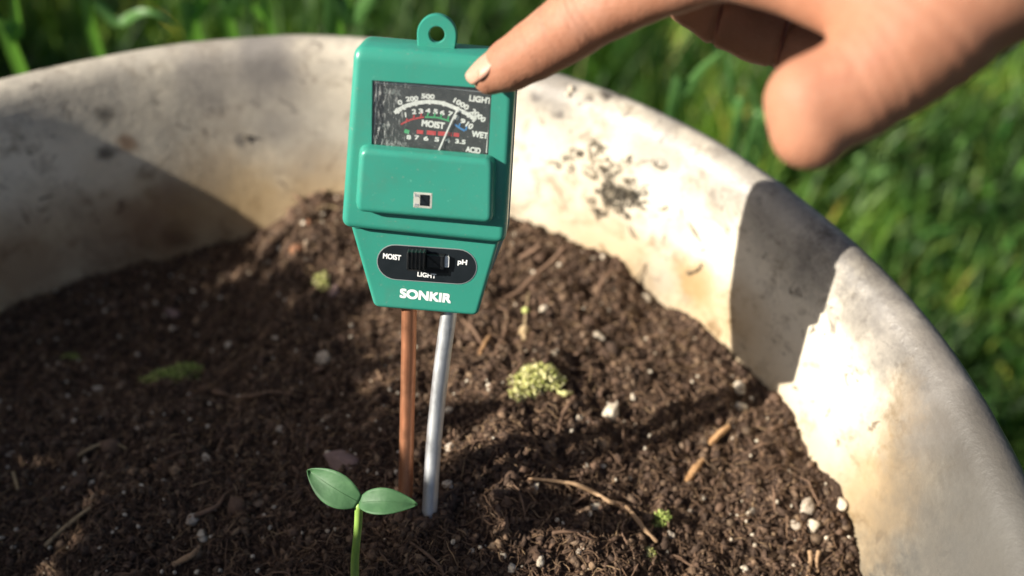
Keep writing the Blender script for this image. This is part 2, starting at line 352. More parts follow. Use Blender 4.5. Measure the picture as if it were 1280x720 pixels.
# ---------------------------------------------------------------- soil
def terrain(x, y, detail=True):
    x = np.asarray(x, float); y = np.asarray(y, float)
    z = -.353 + 0*x
    z = z + .024*np.exp(-(((x+.02)/.085)**2 + ((y-.21)/.09)**2))          # mound round the probes
    z = z - .019*sstep(-.098, -.135, x)*sstep(.25, .33, y) - .008*sstep(-.10, -.22, x)
    z = z + .010*np.exp(-(((x+.15)/.04)**2 + ((y-.20)/.03)**2))
    z = z + .006*np.exp(-(((x-.02)/.05)**2 + ((y-.36)/.02)**2))
    z = z - .006*np.exp(-(((x-.035)/.03)**2 + ((y-.215)/.012)**2))
    z = z + .006*np.exp(-(((x+.09)/.03)**2 + ((y-.35)/.03)**2))
    z = z + .0085*fbm(x*17, y*17, 0, 3, 21)
    if detail:
        z = z + .0056*fbm(x*58, y*58, 0, 5, 31) + .0022*(.5-np.abs(vnoise(x*150, y*150, 0, 5))) + .0016*np.abs(vnoise(x*300, y*300, 0, 6))
    return z
def build_soil():
    n = 470; xs = np.linspace(-.247, .247, n)
    X, Y = np.meshgrid(xs, xs); R = np.hypot(X, Y); k = np.minimum(1, .2378/np.maximum(R, 1e-6))
    X = POT_C[0]+X*k; Y = POT_C[1]+Y*k; Z = terrain(X, Y)
    V = np.c_[X.ravel(), Y.ravel(), Z.ravel()]; i = np.arange(n*n).reshape(n, n)
    F = np.c_[i[:-1, :-1].ravel(), i[:-1, 1:].ravel(), i[1:, 1:].ravel(), i[1:, :-1].ravel()]
    ok = (R < .2395).ravel()[F].any(1)
    # snap outer ring onto the wall
    o = mesh_np('soil', V, F[ok], M['soil']); tag(o, kind='structure')
build_soil()
def hit_soil(px, py):
    d = ray(px, py); t0, t1 = .2, .7
    for t in np.arange(.25, .7, .002):
        p = d*t
        if p[2] < terrain(p[0], p[1]): t0, t1 = t-.002, t; break
    for _ in range(14):
        t = (t0+t1)/2; p = d*t
        if p[2] < terrain(p[0], p[1]): t1 = t
        else: t0 = t
    return d*t1
def hit_wall(px, py):
    d = ray(px, py)
    for t in np.arange(.25, .9, .0008):
        p = d*t
        if p[2] < -.28 and math.hypot(p[0]-POT_C[0], p[1]-POT_C[1]) > wall_r(p[2]): break
    nrm = np.array([POT_C[0]-p[0], POT_C[1]-p[1], .05]); nrm /= np.linalg.norm(nrm)
    return p, nrm
# visible-soil sampling
def soil_points(n, seed):
    rs = np.random.RandomState(seed); out = []
    while sum(map(len, out)) < n:
        x = rs.uniform(-.34, .14, n); y = rs.uniform(.10, .405, n)
        ok = np.hypot(x-POT_C[0], y-POT_C[1]) < .2352
        z = terrain(x, y); fw = y*math.cos(PITCH)-z*math.sin(PITCH); up = y*math.sin(PITCH)+z*math.cos(PITCH)
        u = x/fw*FPX; v = up/fw*FPX
        ok &= (abs(u) < 720) & (v > -440)
        out.append(np.c_[x, y, z][ok])
    return np.concatenate(out)[:n]
# unit icosphere
bm = bmesh.new(); bmesh.ops.create_icosphere(bm, subdivisions=1, radius=1); bm.verts.ensure_lookup_table()
ICO_V = np.array([v.co[:] for v in bm.verts]); ICO_F = np.array([[v.index for v in f.verts] for f in bm.faces]); bm.free()
bm = bmesh.new(); bmesh.ops.create_icosphere(bm, subdivisions=3, radius=1)
ICO3_V = np.array([v.co[:] for v in bm.verts]); ICO3_F = np.array([[v.index for v in f.verts] for f in bm.faces]); bm.free()
def rot_rand(n, rs):
    q = rs.normal(size=(n, 4)); q /= np.linalg.norm(q, axis=1)[:, None]; a, b, c, d = q.T
    return np.stack([np.stack([1-2*(c*c+d*d), 2*(b*c-a*d), 2*(b*d+a*c)], -1), np.stack([2*(b*c+a*d), 1-2*(b*b+d*d), 2*(c*d-a*b)], -1), np.stack([2*(b*d-a*c), 2*(c*d+a*b), 1-2*(b*b+c*c)], -1)], 1)
def scatter_lumps(name, P, S, m, seed, rough=.35, smooth=False, squash=(.6, 1.2)):
    rs = np.random.RandomState(seed); n = len(P); k = len(ICO_V)
    R = rot_rand(n, rs); sc3 = rs.uniform(squash[0], squash[1], (n, 1, 3))
    V = ICO_V[None]*(1+rs.uniform(-rough, rough, (n, k, 1)))*sc3*S[:, None, None]
    V = np.einsum('nij,nkj->nki', R, V)+P[:, None]
    F = ICO_F[None]+(np.arange(n)*k)[:, None, None]
    return mesh_np(name, V.reshape(-1, 3), F.reshape(-1, 3), m, None, smooth)
def tubes(name, paths, radii, m, sides=3, parent=None):
    """many tubes: paths (n,k,3), radii (n,k)"""
    n, k, _ = paths.shape; T = np.gradient(paths, axis=1); T /= np.linalg.norm(T, axis=2)[..., None]+1e-9
    up = np.zeros_like(T); up[..., 2] = 1; up[..., 0] = .13
    A = np.cross(T, up); A /= np.linalg.norm(A, axis=2)[..., None]+1e-9; B = np.cross(T, A)
    ang = np.arange(sides)/sides*2*np.pi
    V = paths[:, :, None]+radii[:, :, None, None]*(A[:, :, None]*np.cos(ang)[None, None, :, None]+B[:, :, None]*np.sin(ang)[None, None, :, None])
    i = np.arange(n*k*sides).reshape(n, k, sides); j = np.roll(i, -1, 2)
    F = np.stack([i[:, :-1], i[:, 1:], j[:, 1:], j[:, :-1]], -1).reshape(-1, 4)
    return mesh_np(name, V.reshape(-1, 3), F, m, parent)
P = soil_points(60000, 1); S = np.exp(RS.normal(math.log(.00055), .5, len(P))).clip(.0003, .0030); P[:, 2] += S*.3
tag(scatter_lumps('soil_crumbs', P, S, M['crumb'], 2, .55, False, (.22, 1.5)), kind='stuff')
P = soil_points(5200, 6); S = RS.uniform(.0008, .0026, len(P)); P[:, 2] += .0004
tag(scatter_lumps('bark_flakes', P, S, M['flake'], 7, .3, False, (.12, 1.1)), kind='stuff')
P = soil_points(170, 4); S = RS.uniform(.0018, .0045, len(P))*RS.uniform(.5, 1, len(P)); P[:, 2] -= S*.35
tag(scatter_lumps('soil_clods', P, S, M['crumb'], 3, .5, False, (.4, 1.3)), kind='stuff')
def fibres(name, n, seed, lmin, lmax, r0, r1, m):
    rs = np.random.RandomState(seed); P = soil_points(n, seed); k = 6
    th = rs.uniform(0, 2*np.pi, n); L = rs.uniform(lmin, lmax, n)*(.4+.6*rs.rand(n)); cur = rs.normal(0, .45, n)
    s = np.linspace(-.5, .5, k); ang = th[:, None]+cur[:, None]*s[None]*2+np.cumsum(rs.normal(0, .28, (n, k)), 1)
    X = P[:, 0:1]+L[:, None]*np.cumsum(np.cos(ang), 1)/k; Y = P[:, 1:2]+L[:, None]*np.cumsum(np.sin(ang), 1)/k
    Z = terrain(X, Y)+.0006+np.abs(rs.normal(0, .0010, (n, 1)))+rs.normal(0, .35, (n, 1))*L[:, None]*(s[None]+.1)*.5
    inside = np.hypot(X-POT_C[0], Y-POT_C[1]).max(1) < .231
    r = rs.uniform(r0, r1, n)[:, None]*np.array([.5, .9, 1, 1, .8, .35])[None]
    return tag(tubes(name, np.stack([X, Y, Z], -1)[inside], r[inside], m), kind='stuff')
fibres('peat_fibres', 19000, 8, .003, .016, .00008, .00028, M['fibre'])
fibres('coarse_fibres', 420, 9, .006, .028, .0002, .0008, M['twig'])
P = soil_points(640, 12); S = RS.uniform(.0003, .0011, len(P)); P[:, 2] += S*.8+.0004
S[::6] *= 1.7
tag(scatter_lumps('small_perlite_grains', P, S, M['perlite'], 13, .2), kind='stuff')

# ---------------------------------------------------------------- single stones, grains
def stone(name, px, py, w_px, m, label, cat, group=None, squash=(1, .8, .7), lift=.3, wall=False, seed=0):
    rs = np.random.RandomState(seed or int(px*7+py))
    if wall: p, nr = hit_wall(px, py); p = p-nr*(-.001)
    else: p = hit_soil(px, py)
    r = 1.15*w_px/2/FPX*np.linalg.norm(p); s = np.array(squash)*r
    o3 = rs.uniform(0, 50, 3)
    V = ICO3_V*(1+.50*fbm(ICO3_V[:, 0]*1.3+o3[0], ICO3_V[:, 1]*1.3+o3[1], ICO3_V[:, 2]*1.3+o3[2], 4, int(px))[:, None])
    # cut a few facets
    for _ in range(8):
        n_ = rs.normal(size=3); n_ /= np.linalg.norm(n_); d_ = V@n_; V = V-np.clip(d_-.70, 0, None)[:, None]*n_*.9
    V = (V*s)@rot_rand(1, rs)[0].T if squash[2] > .6 else (V*s)@np.array(Matrix.Rotation(rs.uniform(0, 6), 3, 'Z')).T
    o = mesh_np(name, V, ICO3_F, m); o.location = tuple(p+np.array([0, 0, s[2]*lift])); return tag(o, label, cat, group)
G1 = 'white perlite grains on the soil'
def L(o): return o
for px, py, s, txt in [
    (791, 496, 10, 'tiny round white grain just above the large cream stone, beyond the probe shadow'),
    (724, 525, 12, 'flat white grain left of the large cream stone'),
    (735, 529, 8, 'tiny white grain wedged between a flat white grain and the cream stone'),
    (745, 636, 18, 'rounded cream grain lying inside the bend of the tan root'),
    (925, 488, 19, 'bright cream grain by the wall, upper of two in the end of the shadow'),
    (925, 510, 15, 'cream grain by the wall, lower of the two in the end of the probe shadow'),
    (1016, 659, 19, 'pale rounded grain near the right wall, lower right of a trio'),
    (994, 658, 14, 'small beige grain near the right wall, lower left of a trio'),
    (937, 641, 14, 'white grain alone between the wood chips and the trio by the right wall'),
    (878, 622, 12, 'white grain just below the orange wood chip'),
    (837, 671, 15, 'greyish white grain beside the green moss scrap and the end of the tan root'),
    (752, 582, 9, 'tiny bright grain below the probe shadow, next to a cream one'),
    (733, 584, 10, 'tiny cream grain below the probe shadow, left of a brighter tiny grain'),
    (668, 610, 13, 'upright pale grain just under the left end of the tan root'),
    (674, 701, 15, 'long white grain at the bottom edge of the view, right of the probes'),
    (257, 574, 13, 'grey white grain in the shaded soil left of the seedling'),
    (254, 673, 16, 'rounded pale grain lying against the end of a short tan twig, bottom left'),
    (561, 608, 15, 'white grain beside the foot of the silver probe'),
    (562, 562, 15, 'dull grey grain to the right of the silver probe, above a whiter grain'),
    (105, 327, 18, 'grey white grain in the far left soil against the pot wall'),
    (350, 537, 11, 'small dull grain alone in the shade above the seedling leaves'),
    (808, 375, 14, 'pale grain in the soil at the far wall, right of the loose thin root'),
    (748, 424, 18, 'long white grain below the far wall, right of the yellow sprout'),
    (693, 443, 10, 'small white grain just above the yellow green moss cushion'),
    (679, 389, 13, 'pale grain right of the thin yellow sprout stalk'),
    (123, 489, 14, 'dull brown white grain in deep shade left of the green moss scrap'),
    (123, 447, 12, 'small dull grain in deep shade up and left of the green moss scrap'),
    (787, 600, 8, 'tiny bright grain on the sunlit soil right of two other tiny grains'),
    (970, 628, 8, 'tiny white grain left of the stained stone by the right wall'),
    (630, 695, 9, 'tiny white grain at the bottom edge left of a long white grain'),
    (724, 690, 9, 'tiny beige grain below the tan root at the bottom of the view'),
    (590, 690, 9, 'tiny grey grain below the foot of the silver probe'),
    (172, 537, 8, 'tiny grey grain in the deep shade left of the seedling'),
    (15, 568, 10, 'small grey grain at the left edge of the view'),
    (863, 640, 8, 'tiny white grain right of the green moss scrap'),
    (811, 465, 8, 'tiny bright grain on sunlit soil above the probe shadow')]:
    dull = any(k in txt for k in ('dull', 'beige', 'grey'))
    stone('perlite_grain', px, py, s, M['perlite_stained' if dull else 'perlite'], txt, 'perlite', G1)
stone('stone', 763, 521, 26, M['perlite'], 'largest cream stone on the sunlit soil, just above the probe shadow', 'stone', squash=(.8, .9, .95), lift=.5)
stone('stone', 1007, 635, 22, M['perlite_stained'], 'brown stained round stone near the right wall, topmost of three', 'stone')
stone('stone', 430, 578, 46, M['pebble'], 'flat pinkish stone behind the seedling leaves', 'stone', squash=(1, .62, .45))
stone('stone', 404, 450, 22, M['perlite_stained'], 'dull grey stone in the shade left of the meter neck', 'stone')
stone('stone', 418, 367, 20, M['pebble'], 'pale pinkish stone in the soil left of the meter, beside a yellow leaf scrap', 'stone')
stone('stone', 372, 314, 20, M['pebble_red'], 'rusty brown round pebble on the lit back soil left of the meter', 'pebble')
stone('stone', 386, 281, 13, M['pebble_red'], 'small orange pebble close under the back wall, left of the meter', 'pebble')
stone('stone', 215, 393, 24, M['pebble'], 'flat dark stone in the deep shade under the left wall', 'stone', squash=(1, .6, .4))
stone('lime_crumb', 1055, 632, 18, M['perlite'], 'white crumb stuck to the right wall just above the soil', 'crumb', wall=True, lift=0)
stone('stone', 240, 635+17, 18, M['perlite_stained'], 'brownish grey stone in the soil at lower left, above the short tan twig', 'stone')

# ---------------------------------------------------------------- roots, twigs, chips
def curve_pts(pts, n):
    pts = np.array(pts, float); k = len(pts); t = np.linspace(0, k-1, n); i = np.clip(t.astype(int), 0, k-2); f = (t-i)[:, None]
    g = lambda j: pts[np.clip(j, 0, k-1)]
    p0, p1, p2, p3 = g(i-1), g(i), g(i+1), g(i+2)
    return .5*((2*p1)+(-p0+p2)*f+(2*p0-5*p1+4*p2-p3)*f*f+(-p0+3*p1-3*p2+p3)*f**3)
def tube(name, pts, r, m, parent=None, sides=8, n=None, knot=.15, seed=1, taper=None, cap=True):
    n = n or max(12, len(pts)*6); P = curve_pts(pts, n); rs = np.random.RandomState(seed)
    rr = np.full(n, r) if np.isscalar(r) else np.interp(np.linspace(0, 1, n), np.linspace(0, 1, len(r)), r)
    rr = rr*(1+knot*fbm(np.arange(n)*.45, seed*3.1, 0, 2, seed))
    if cap: rr[0] *= .55; rr[-1] *= .45
    T = np.gradient(P, axis=0); T /= np.linalg.norm(T, axis=1)[:, None]
    A = np.cross(T[0], [.1, .2, 1]); A /= np.linalg.norm(A); V = []
    for i in range(n):
        A = A-T[i]*(A@T[i]); A /= np.linalg.norm(A); B = np.cross(T[i], A)
        for j in range(sides):
            a_ = j/sides*2*math.pi; V.append(P[i]+rr[i]*(A*math.cos(a_)+B*math.sin(a_)))
    F = [[i*sides+j, i*sides+(j+1) % sides, (i+1)*sides+(j+1) % sides, (i+1)*sides+j] for i in range(n-1) for j in range(sides)]
    F += [list(range(sides))[::-1], [(n-1)*sides+j for j in range(sides)]]
    return frompy(name, V, F, m, parent)
def on_soil(pix, lift=.0008, lifts=None):
    out = []
    for i, (a_, b_) in enumerate(pix):
        p = hit_soil(a_, b_); l_ = lifts[i] if lifts else lift
        # move towards the camera along the ray so that it stays on the same pixel
        p = p*(1-l_/abs(p[2])); out.append(p)
    return out
def root(name, pix, r, mat, label, cat, lift=.0026, lifts=None, knot=.5, group=None, seed=None):
    o = tube(name, on_soil(pix, lift, lifts), r, M[mat], seed=seed or int(pix[0][0])); return tag(o, label, cat, group)
t = root('root', [(661, 598), (700, 602), (722, 606), (745, 617), (762, 627), (780, 632), (795, 648), (806, 662), (822, 678)], [.0005, .0008, .0009, .0010, .0007], 'root', 'long wavy tan root crossing the sunlit soil below the probe shadow', 'root')
b2 = tube('side_shoot', on_soil([(752, 622), (757, 633), (765, 642), (781, 655)], .001), [.0006, .0005, .0003], M['root'], t)
root('twig', [(606, 382), (628, 375), (648, 365), (668, 345), (688, 328), (706, 308)], [.0014, .0013, .001, .0008], 'twig', 'long dark twig slanting up to the far wall just right of the meter', 'twig', lifts=[.001, .002, .004, .006, .009, .012])
root('twig', [(650, 322), (664, 315), (676, 306)], .0012, 'twig', 'short brown twig lying behind the long slanted twig by the far wall', 'twig', lifts=[.001, .003, .006])
root('twig', [(578, 400), (592, 412), (604, 432), (622, 446)], [.0008, .0009, .0005], 'twig', 'thin curved twig in the soil right of the silver probe top', 'twig', lift=.002)
root('twig', [(633, 410), (626, 428), (621, 440)], .0009, 'twig', 'short stubby twig right of the thin curved twig near the silver probe', 'twig', lift=.002)
root('twig', [(745, 376), (752, 352), (764, 340), (783, 342), (800, 356)], [.0005, .0008, .0008, .0004], 'twig', 'arched brown twig over the soil near the far wall', 'twig', lifts=[.001, .006, .008, .006, .001])
root('root', [(762, 345), (765, 330), (771, 320), (775, 330), (772, 348)], .00035, 'twig', 'thin loose root looped against the far wall above the soil', 'root', lifts=[.002, .01, .014, .01, .003])
root('twig', [(719, 496), (710, 508), (703, 520), (698, 543)], [.0012, .0011, .0006], 'twig', 'forked looking brown twig right of the yellow green moss cushion', 'twig', lift=.0022)
root('root', [(246, 484), (270, 490), (296, 497), (318, 494), (340, 490), (366, 493)], [.0006, .0008, .0008, .0005], 'twig', 'reddish wavy root right of the green moss scrap in the shade', 'root', lift=.002)
root('root', [(258, 480), (276, 489), (284, 494)], [.0006, .0004], 'twig', 'short root joining the reddish wavy root in the shade', 'root', lift=.003)
root('twig', [(216, 706), (230, 699), (241, 693), (250, 683)], [.0009, .0012, .0011, .0008], 'root', 'short bent tan twig at the bottom left with a pale grain at its end', 'twig', lift=.002)
root('straw', [(56, 683), (76, 664), (95, 648), (114, 634)], [.0009, .0009, .0006], 'straw', 'straight pale straw lying in the shade at the bottom left', 'straw', lift=.002)
root('twig', [(236, 648), (256, 640), (272, 632), (281, 618)], [.0010, .0010, .0006], 'twig', 'brown bent twig above the short tan twig at the lower left', 'twig', lift=.003)
root('root', [(97, 570), (110, 562), (124, 556), (142, 553), (158, 561)], [.0005, .0006, .0003], 'straw', 'thin arched pale root in the dark soil at the left', 'root', lift=.003)
root('root', [(16, 590), (19, 600), (22, 612)], [.0007, .0005], 'straw', 'tiny pale rootlet at the left edge of the view', 'root', lift=.003)
root('twig', [(1012, 688), (1013, 700), (1009, 722)], [.0009, .0008, .0006], 'root', 'short upright tan stalk near the right wall, left one of a pair', 'stalk', lifts=[.006, .004, .001])
root('twig', [(1024, 688), (1021, 700), (1022, 716)], [.0008, .0007, .0006], 'root', 'short upright tan stalk near the right wall, right one of a pair', 'stalk', lifts=[.006, .004, .001])
root('root', [(362, 243), (372, 247), (379, 255), (380, 264)], [.0007, .0007, .0004], 'twig', 'small curved brown root against the back wall left of the meter', 'root', lifts=[.004, .006, .005, .001])
root('root', [(398, 262), (412, 258), (428, 262), (444, 258)], [.0005, .0005, .0003], 'straw', 'fine wavy root along the back wall beside the meter', 'root', lift=.003)
root('root', [(640, 470), (652, 455), (668, 452), (690, 462)], [.0004, .0005, .0003], 'twig', 'fine dark root arching behind the yellow green moss cushion', 'root', lift=.004)
root('twig', [(690, 666), (715, 664), (740, 666)], [.0007, .0006, .0003], 'twig', 'thin straight brown twig below the tan root', 'twig', lift=.002)
root('root', [(510, 676), (530, 690), (548, 706), (556, 720)], [.0005, .0006, .0003], 'twig', 'thin curved root below the feet of the probes at the bottom', 'root', lift=.002)
def chip(a_, b_, wpx, label):
    pa, pb = on_soil([a_, b_], .0018); ax = pb-pa; Ln = np.linalg.norm(ax); ax /= Ln; rs = np.random.RandomState(int(a_[0]))
    side = np.cross(ax, [0, 0, 1.]); side /= np.linalg.norm(side); up = np.cross(side, ax); wd = wpx/FPX*np.linalg.norm(pa)/2
    V, F = [], []; n = 9
    for i in range(n):
        f = i/(n-1); ww = wd*.72*(.8+.2*math.sin(math.pi*f))*(1+.25*rs.uniform(-1, 1)); c = pa+ax*Ln*f+up*(.0008*math.sin(f*4))
        for s_, h_ in ((-1, -.0005), (-.5, .0007+.0002*rs.rand()), (.4, .0006+.0003*rs.rand()), (1, -.0005)): V.append(c+side*ww*s_+up*h_)
    for i in range(n-1):
        for j in range(4): F.append([i*4+j, i*4+(j+1) % 4, (i+1)*4+(j+1) % 4, (i+1)*4+j])
    F += [[0, 1, 2, 3], [(n-1)*4+j for j in (3, 2, 1, 0)]]
    return tag(frompy('wood_chip', V, F, M['chip'], None, False), label, 'wood chip')
chip((878, 574), (859, 600), 12, 'orange brown wood chip on the sunlit soil, lower left of the two')
chip((911, 532), (887, 553), 12, 'pale tan wood chip on the sunlit soil, upper right of the two')
chip((612, 395+25), (600, 440), 8, 'dull brown bark chip in the soil just right of the silver probe')

# ---------------------------------------------------------------- moss cushions and scraps
def moss(name, blobs, n, m, label, cat, leaf=.0009, h=.003):
    """cushion made of many little pointed lobes standing off a mound"""
    rs = np.random.RandomState(int(blobs[0][0])); V, F = [], []
    tot = sum(b[2]*b[3] for b in blobs)
    for (px, py, wx, wy, lift) in blobs:
        c = hit_soil(px, py); dist = np.linalg.norm(c); rx, ry = wx/FPX*dist/2, wy/FPX*dist/2
        for _ in range(int(2.6*n*wx*wy/tot)):
            u = rs.normal(size=3); u /= np.linalg.norm(u); u[2] = abs(u[2]); u[1] = u[1]-.2
            p = c+np.array([u[0]*rx, u[1]*ry*1.2, u[2]*max(ry*.6, .0012)+lift])*rs.uniform(.5, 1.3)
            d = u*np.array([.9, .9, .9])+rs.normal(0, .6, 3); d /= np.linalg.norm(d); s = np.cross(d, rs.normal(size=3)); s /= np.linalg.norm(s); q = np.cross(d, s)
            l_ = leaf*rs.uniform(.6, 1.4); w_ = l_*.30; k = len(V)
            V += [p-d*l_*.2, p+s*w_+d*l_*.45, p+q*w_+d*l_*.45, p-s*w_+d*l_*.45, p-q*w_+d*l_*.45, p+d*l_*1.15]
            F += [[k, k+1, k+2], [k, k+2, k+3], [k, k+3, k+4], [k, k+4, k+1], [k+5, k+2, k+1], [k+5, k+3, k+2], [k+5, k+4, k+3], [k+5, k+1, k+4]]
    return tag(mesh_np(name, np.array(V), np.array(F), m), label, cat)
moss('moss_cushion', [(656, 482, 30, 26, .001), (672, 472, 34, 22, .002), (688, 476, 24, 18, .001), (645, 494, 14, 14, 0)], 620, M['moss'], 'yellow green moss cushion on the soil right of the probes', 'moss', .0017)
moss('moss_scrap', [(232, 466, 38, 18, .001), (212, 474, 38, 20, .001), (190, 475, 24, 7, 0)], 420, M['moss_green'], 'bright green moss scrap in the shaded soil at the left', 'moss', .0012)
moss('moss_scrap', [(828, 648, 16, 12, .001), (822, 657, 14, 9, 0)], 110, M['moss_green'], 'small green moss scrap next to the end of the tan root', 'moss', .001)
moss('moss_scrap', [(812, 693, 10, 18, 0)], 50, M['moss'], 'tiny yellowish moss scrap at the bottom, below the tan root', 'moss', .001)
moss('moss_scrap', [(402, 350, 14, 18, .001), (407, 358, 10, 10, .001)], 60, M['moss'], 'small yellow scrap on the back soil left of the meter', 'moss', .0012)
moss('moss_scrap', [(88, 448, 18, 12, 0)], 70, M['moss_green'], 'faint dark green moss scrap in the deep shade at the left', 'moss', .0009)
sp = empty('dried_sprout', tuple(hit_soil(656, 425))); tag(sp, 'thin yellow sprout with a bulbous base between the long twig and the moss cushion', 'sprout')
def kid(o, p): o.parent = p; o.matrix_parent_inverse = Matrix.Translation(p.location).inverted(); return o
kid(tube('stalk', on_soil([(656, 425), (656, 405), (658, 385), (661, 365)], lifts=[.001, .004, .008, .011]), [.0016, .0005, .0004, .0003], M['straw']), sp)
o = mesh_np('bulb', ICO3_V*np.array([.0026, .0022, .0050])+np.array(on_soil([(656, 416)], .003)[0]), ICO3_F, M['straw']); kid(o, sp)
o = mesh_np('bud', ICO3_V*np.array([.0016, .0013, .0017])+np.array(on_soil([(657, 388)], .008)[0]), ICO3_F, M['moss_green']); kid(o, sp)
# long leaf on the moss cushion
o = tube('leaf_scrap', on_soil([(697, 489), (707, 492), (716, 490)], .002), [.001, .0014, .0004], M['moss']); tag(o, 'small yellow leaf scrap touching the right end of the moss cushion', 'leaf')

# dried moss and crumbs sticking to the wall, right of the meter
def wall_debris():
    rs = np.random.RandomState(5); paths = []; rad = []
    spots = [(770, 232, 26, 26, 95), (735, 205, 26, 22, 26), (785, 250, 22, 18, 30), (712, 195, 14, 14, 12), (750, 180, 16, 9, 6), (748, 262, 12, 6, 8), (818, 197, 6, 6, 3), (700, 205, 5, 5, 4), (860, 335, 8, 18, 4), (880, 300, 5, 4, 1), (300, 175, 3, 3, 3), (318, 168, 2, 2, 1)]
    for cx, cy, sx, sy, n in spots:
        for _ in range(max(1, int(n*.6))):
            px, py = cx+rs.normal()*sx*.55, cy+rs.normal()*sy*.55; a0 = rs.uniform(0, 6.3); cu = rs.normal(0, 2.4); pts = []
            ln = rs.uniform(8, 30)
            for k in range(6):
                p, nr = hit_wall(px, py); pts.append(p+nr*(.0007+.0011*rs.rand())); px += math.cos(a0)*ln/5; py += math.sin(a0)*ln/5; a0 += cu*.5
            paths.append(pts); rad.append(rs.uniform(.0002, .0006)*np.array([.4, .9, 1, 1, .8, .3]))
    o = tubes('dried_moss_debris', np.array(paths), np.array(rad), M['debris'], 4); tag(o, kind='stuff')
wall_debris()
for px, py, s, txt in [(715, 110, 9, 'tiny white lime drop on the pot rim right of the fingertip, upper one'), (711, 117, 8, 'tiny white lime drop on the pot rim right of the fingertip, lower one')]:
    stone('lime_drop', px, py, s, M['perlite'], txt, 'lime drop', wall=True, lift=0, squash=(.8, .8, .7))

# ---------------------------------------------------------------- seedling
def seedling():
    base = hit_soil(443, 742); e = empty('seedling', tuple(base)); tag(e, 'young green seedling with two smooth seed leaves in front of the probes', 'seedling')
    a = Mat('seed_leaf', rough=.55, spec=.5); v = a.coord(); c = a.ramp(a.noise(v, 160, 5, .6), [(.3, (.065, .17, .07)), (.7, (.115, .25, .11))]); a.color(c); a.bump(a.noise(v, 700, 4), .3, .0004)
    tl = a.n('ShaderNodeBsdfTranslucent'); tl.inputs[0].default_value = (.12, .36, .05, 1); ms = a.n('ShaderNodeMixShader'); ms.inputs[0].default_value = .35
    a.l(a.b.outputs[0], ms.inputs[1]); a.l(tl.outputs[0], ms.inputs[2]); a.l(ms.outputs[0], a.t.nodes['Material Output'].inputs[0]); lm = a.m
    st = m_simple('seedling_stem', (.20, .36, .06), (.32, .48, .12), 120, .45, .1)
    D = .345
    top = at(449, 629, D); kid(tube('stem', [base-np.array([0, 0, .004]), base+(top-base)*.35+np.array([-.0004, 0, 0]), base+(top-base)*.75, top], [.0016, .00145, .0013, .0015], st, knot=.05), e)
    def leaf(tip, bend, wmax, up_h, dz=0):
        n, k = 20, 11; V = []; F = []
        A = top+np.array([0, 0, .0005]); T = tip; ax = T-A; Ln = np.linalg.norm(ax); ax /= Ln
        upv = np.array(up_h, float); upv -= ax*(upv@ax); upv /= np.linalg.norm(upv); sd = np.cross(ax, upv)
        for i in range(n):
            f = i/(n-1); wv = wmax*max(.0, (math.sin(math.pi*min(1, (f*.96+.04))**.85)))**.75+.0004*(1-f); c_ = A+ax*Ln*f+upv*bend*math.sin(math.pi*f)
            for j in range(k):
                s_ = j/(k-1)*2-1; V.append(c_+sd*wv*s_+upv*(.0007-.0007*(1-abs(s_))+.0005*s_*s_)*min(1, 6*f))
        N = len(V)
        for i in range(n-1):
            for j in range(k-1): F.append([i*k+j, i*k+j+1, (i+1)*k+j+1, (i+1)*k+j])
        o = frompy('seed_leaf', V, F, lm); so_ = o.modifiers.new('thick', 'SOLIDIFY'); so_.thickness = .00028; kid(o, e)
        vp = [A+ax*Ln*f+upv*(bend*math.sin(math.pi*f)+.0001) for f in np.linspace(.03, .9, 9)]
        v_ = tube('midrib', vp, [.00010, .00009, .00004], lm, None, 6); v_.parent = o
        return o
    leaf(at(386, 588, D+.006), .0022, .0052, (.15, -.75, .75))
    leaf(at(522, 631, D-.004), .0030, .0040, (-.05, -.35, .9))
seedling()

# ---------------------------------------------------------------- soil meter
TILT, YAW, HD = math.radians(23), math.radians(-2.0), .34
def head_frame():
    bot, top = (532, 385), (543, 45); o_ = at(*bot, HD)
    def pr(p):
        fw = p[1]*math.cos(PITCH)-p[2]*math.sin(PITCH); up = p[1]*math.sin(PITCH)+p[2]*math.cos(PITCH)
        return 640+FPX*p[0]/fw, 360-FPX*up/fw
    def F(v):
        h = np.array([v[1], math.sin(TILT), math.cos(TILT)]); h /= np.linalg.norm(h); q = pr(o_+v[0]*h); return np.array([q[0]-top[0], q[1]-top[1]]), h
    v = np.array([.08, 0.])
    for _ in range(30):
        r, h = F(v); J = np.zeros((2, 2))
        for i in range(2):
            w_ = v.copy(); w_[i] += 1e-5; J[:, i] = (F(w_)[0]-r)/1e-5
        v = v-np.linalg.solve(J, r)
    h = F(v)[1]; X = np.array([1, 0, 0.]); X -= h*(X@h); X /= np.linalg.norm(X); B = np.cross(h, X)
    X2 = X*math.cos(YAW)+B*math.sin(YAW); return o_, X2, np.cross(h, X2), h
HO, HX, HB, HH = head_frame()          # origin, right, back, up
HM = Matrix(((HX[0], HB[0], HH[0], HO[0]), (HX[1], HB[1], HH[1], HO[1]), (HX[2], HB[2], HH[2], HO[2]), (0, 0, 0, 1)))
def hl(px, py, depth=0.):              # pixel -> (x, z) in cm on the head plane at a depth
    d = ray(px, py); oo = HO+HB*depth/100; t_ = (oo@HB)/(d@HB); q = d*t_-HO; return (q@HX)*100, (q@HH)*100
meter = empty('soil_meter'); meter.matrix_world = HM
tag(meter, 'green handheld soil meter with black dial standing in the soil on two metal probes', 'soil meter')
cm = .01
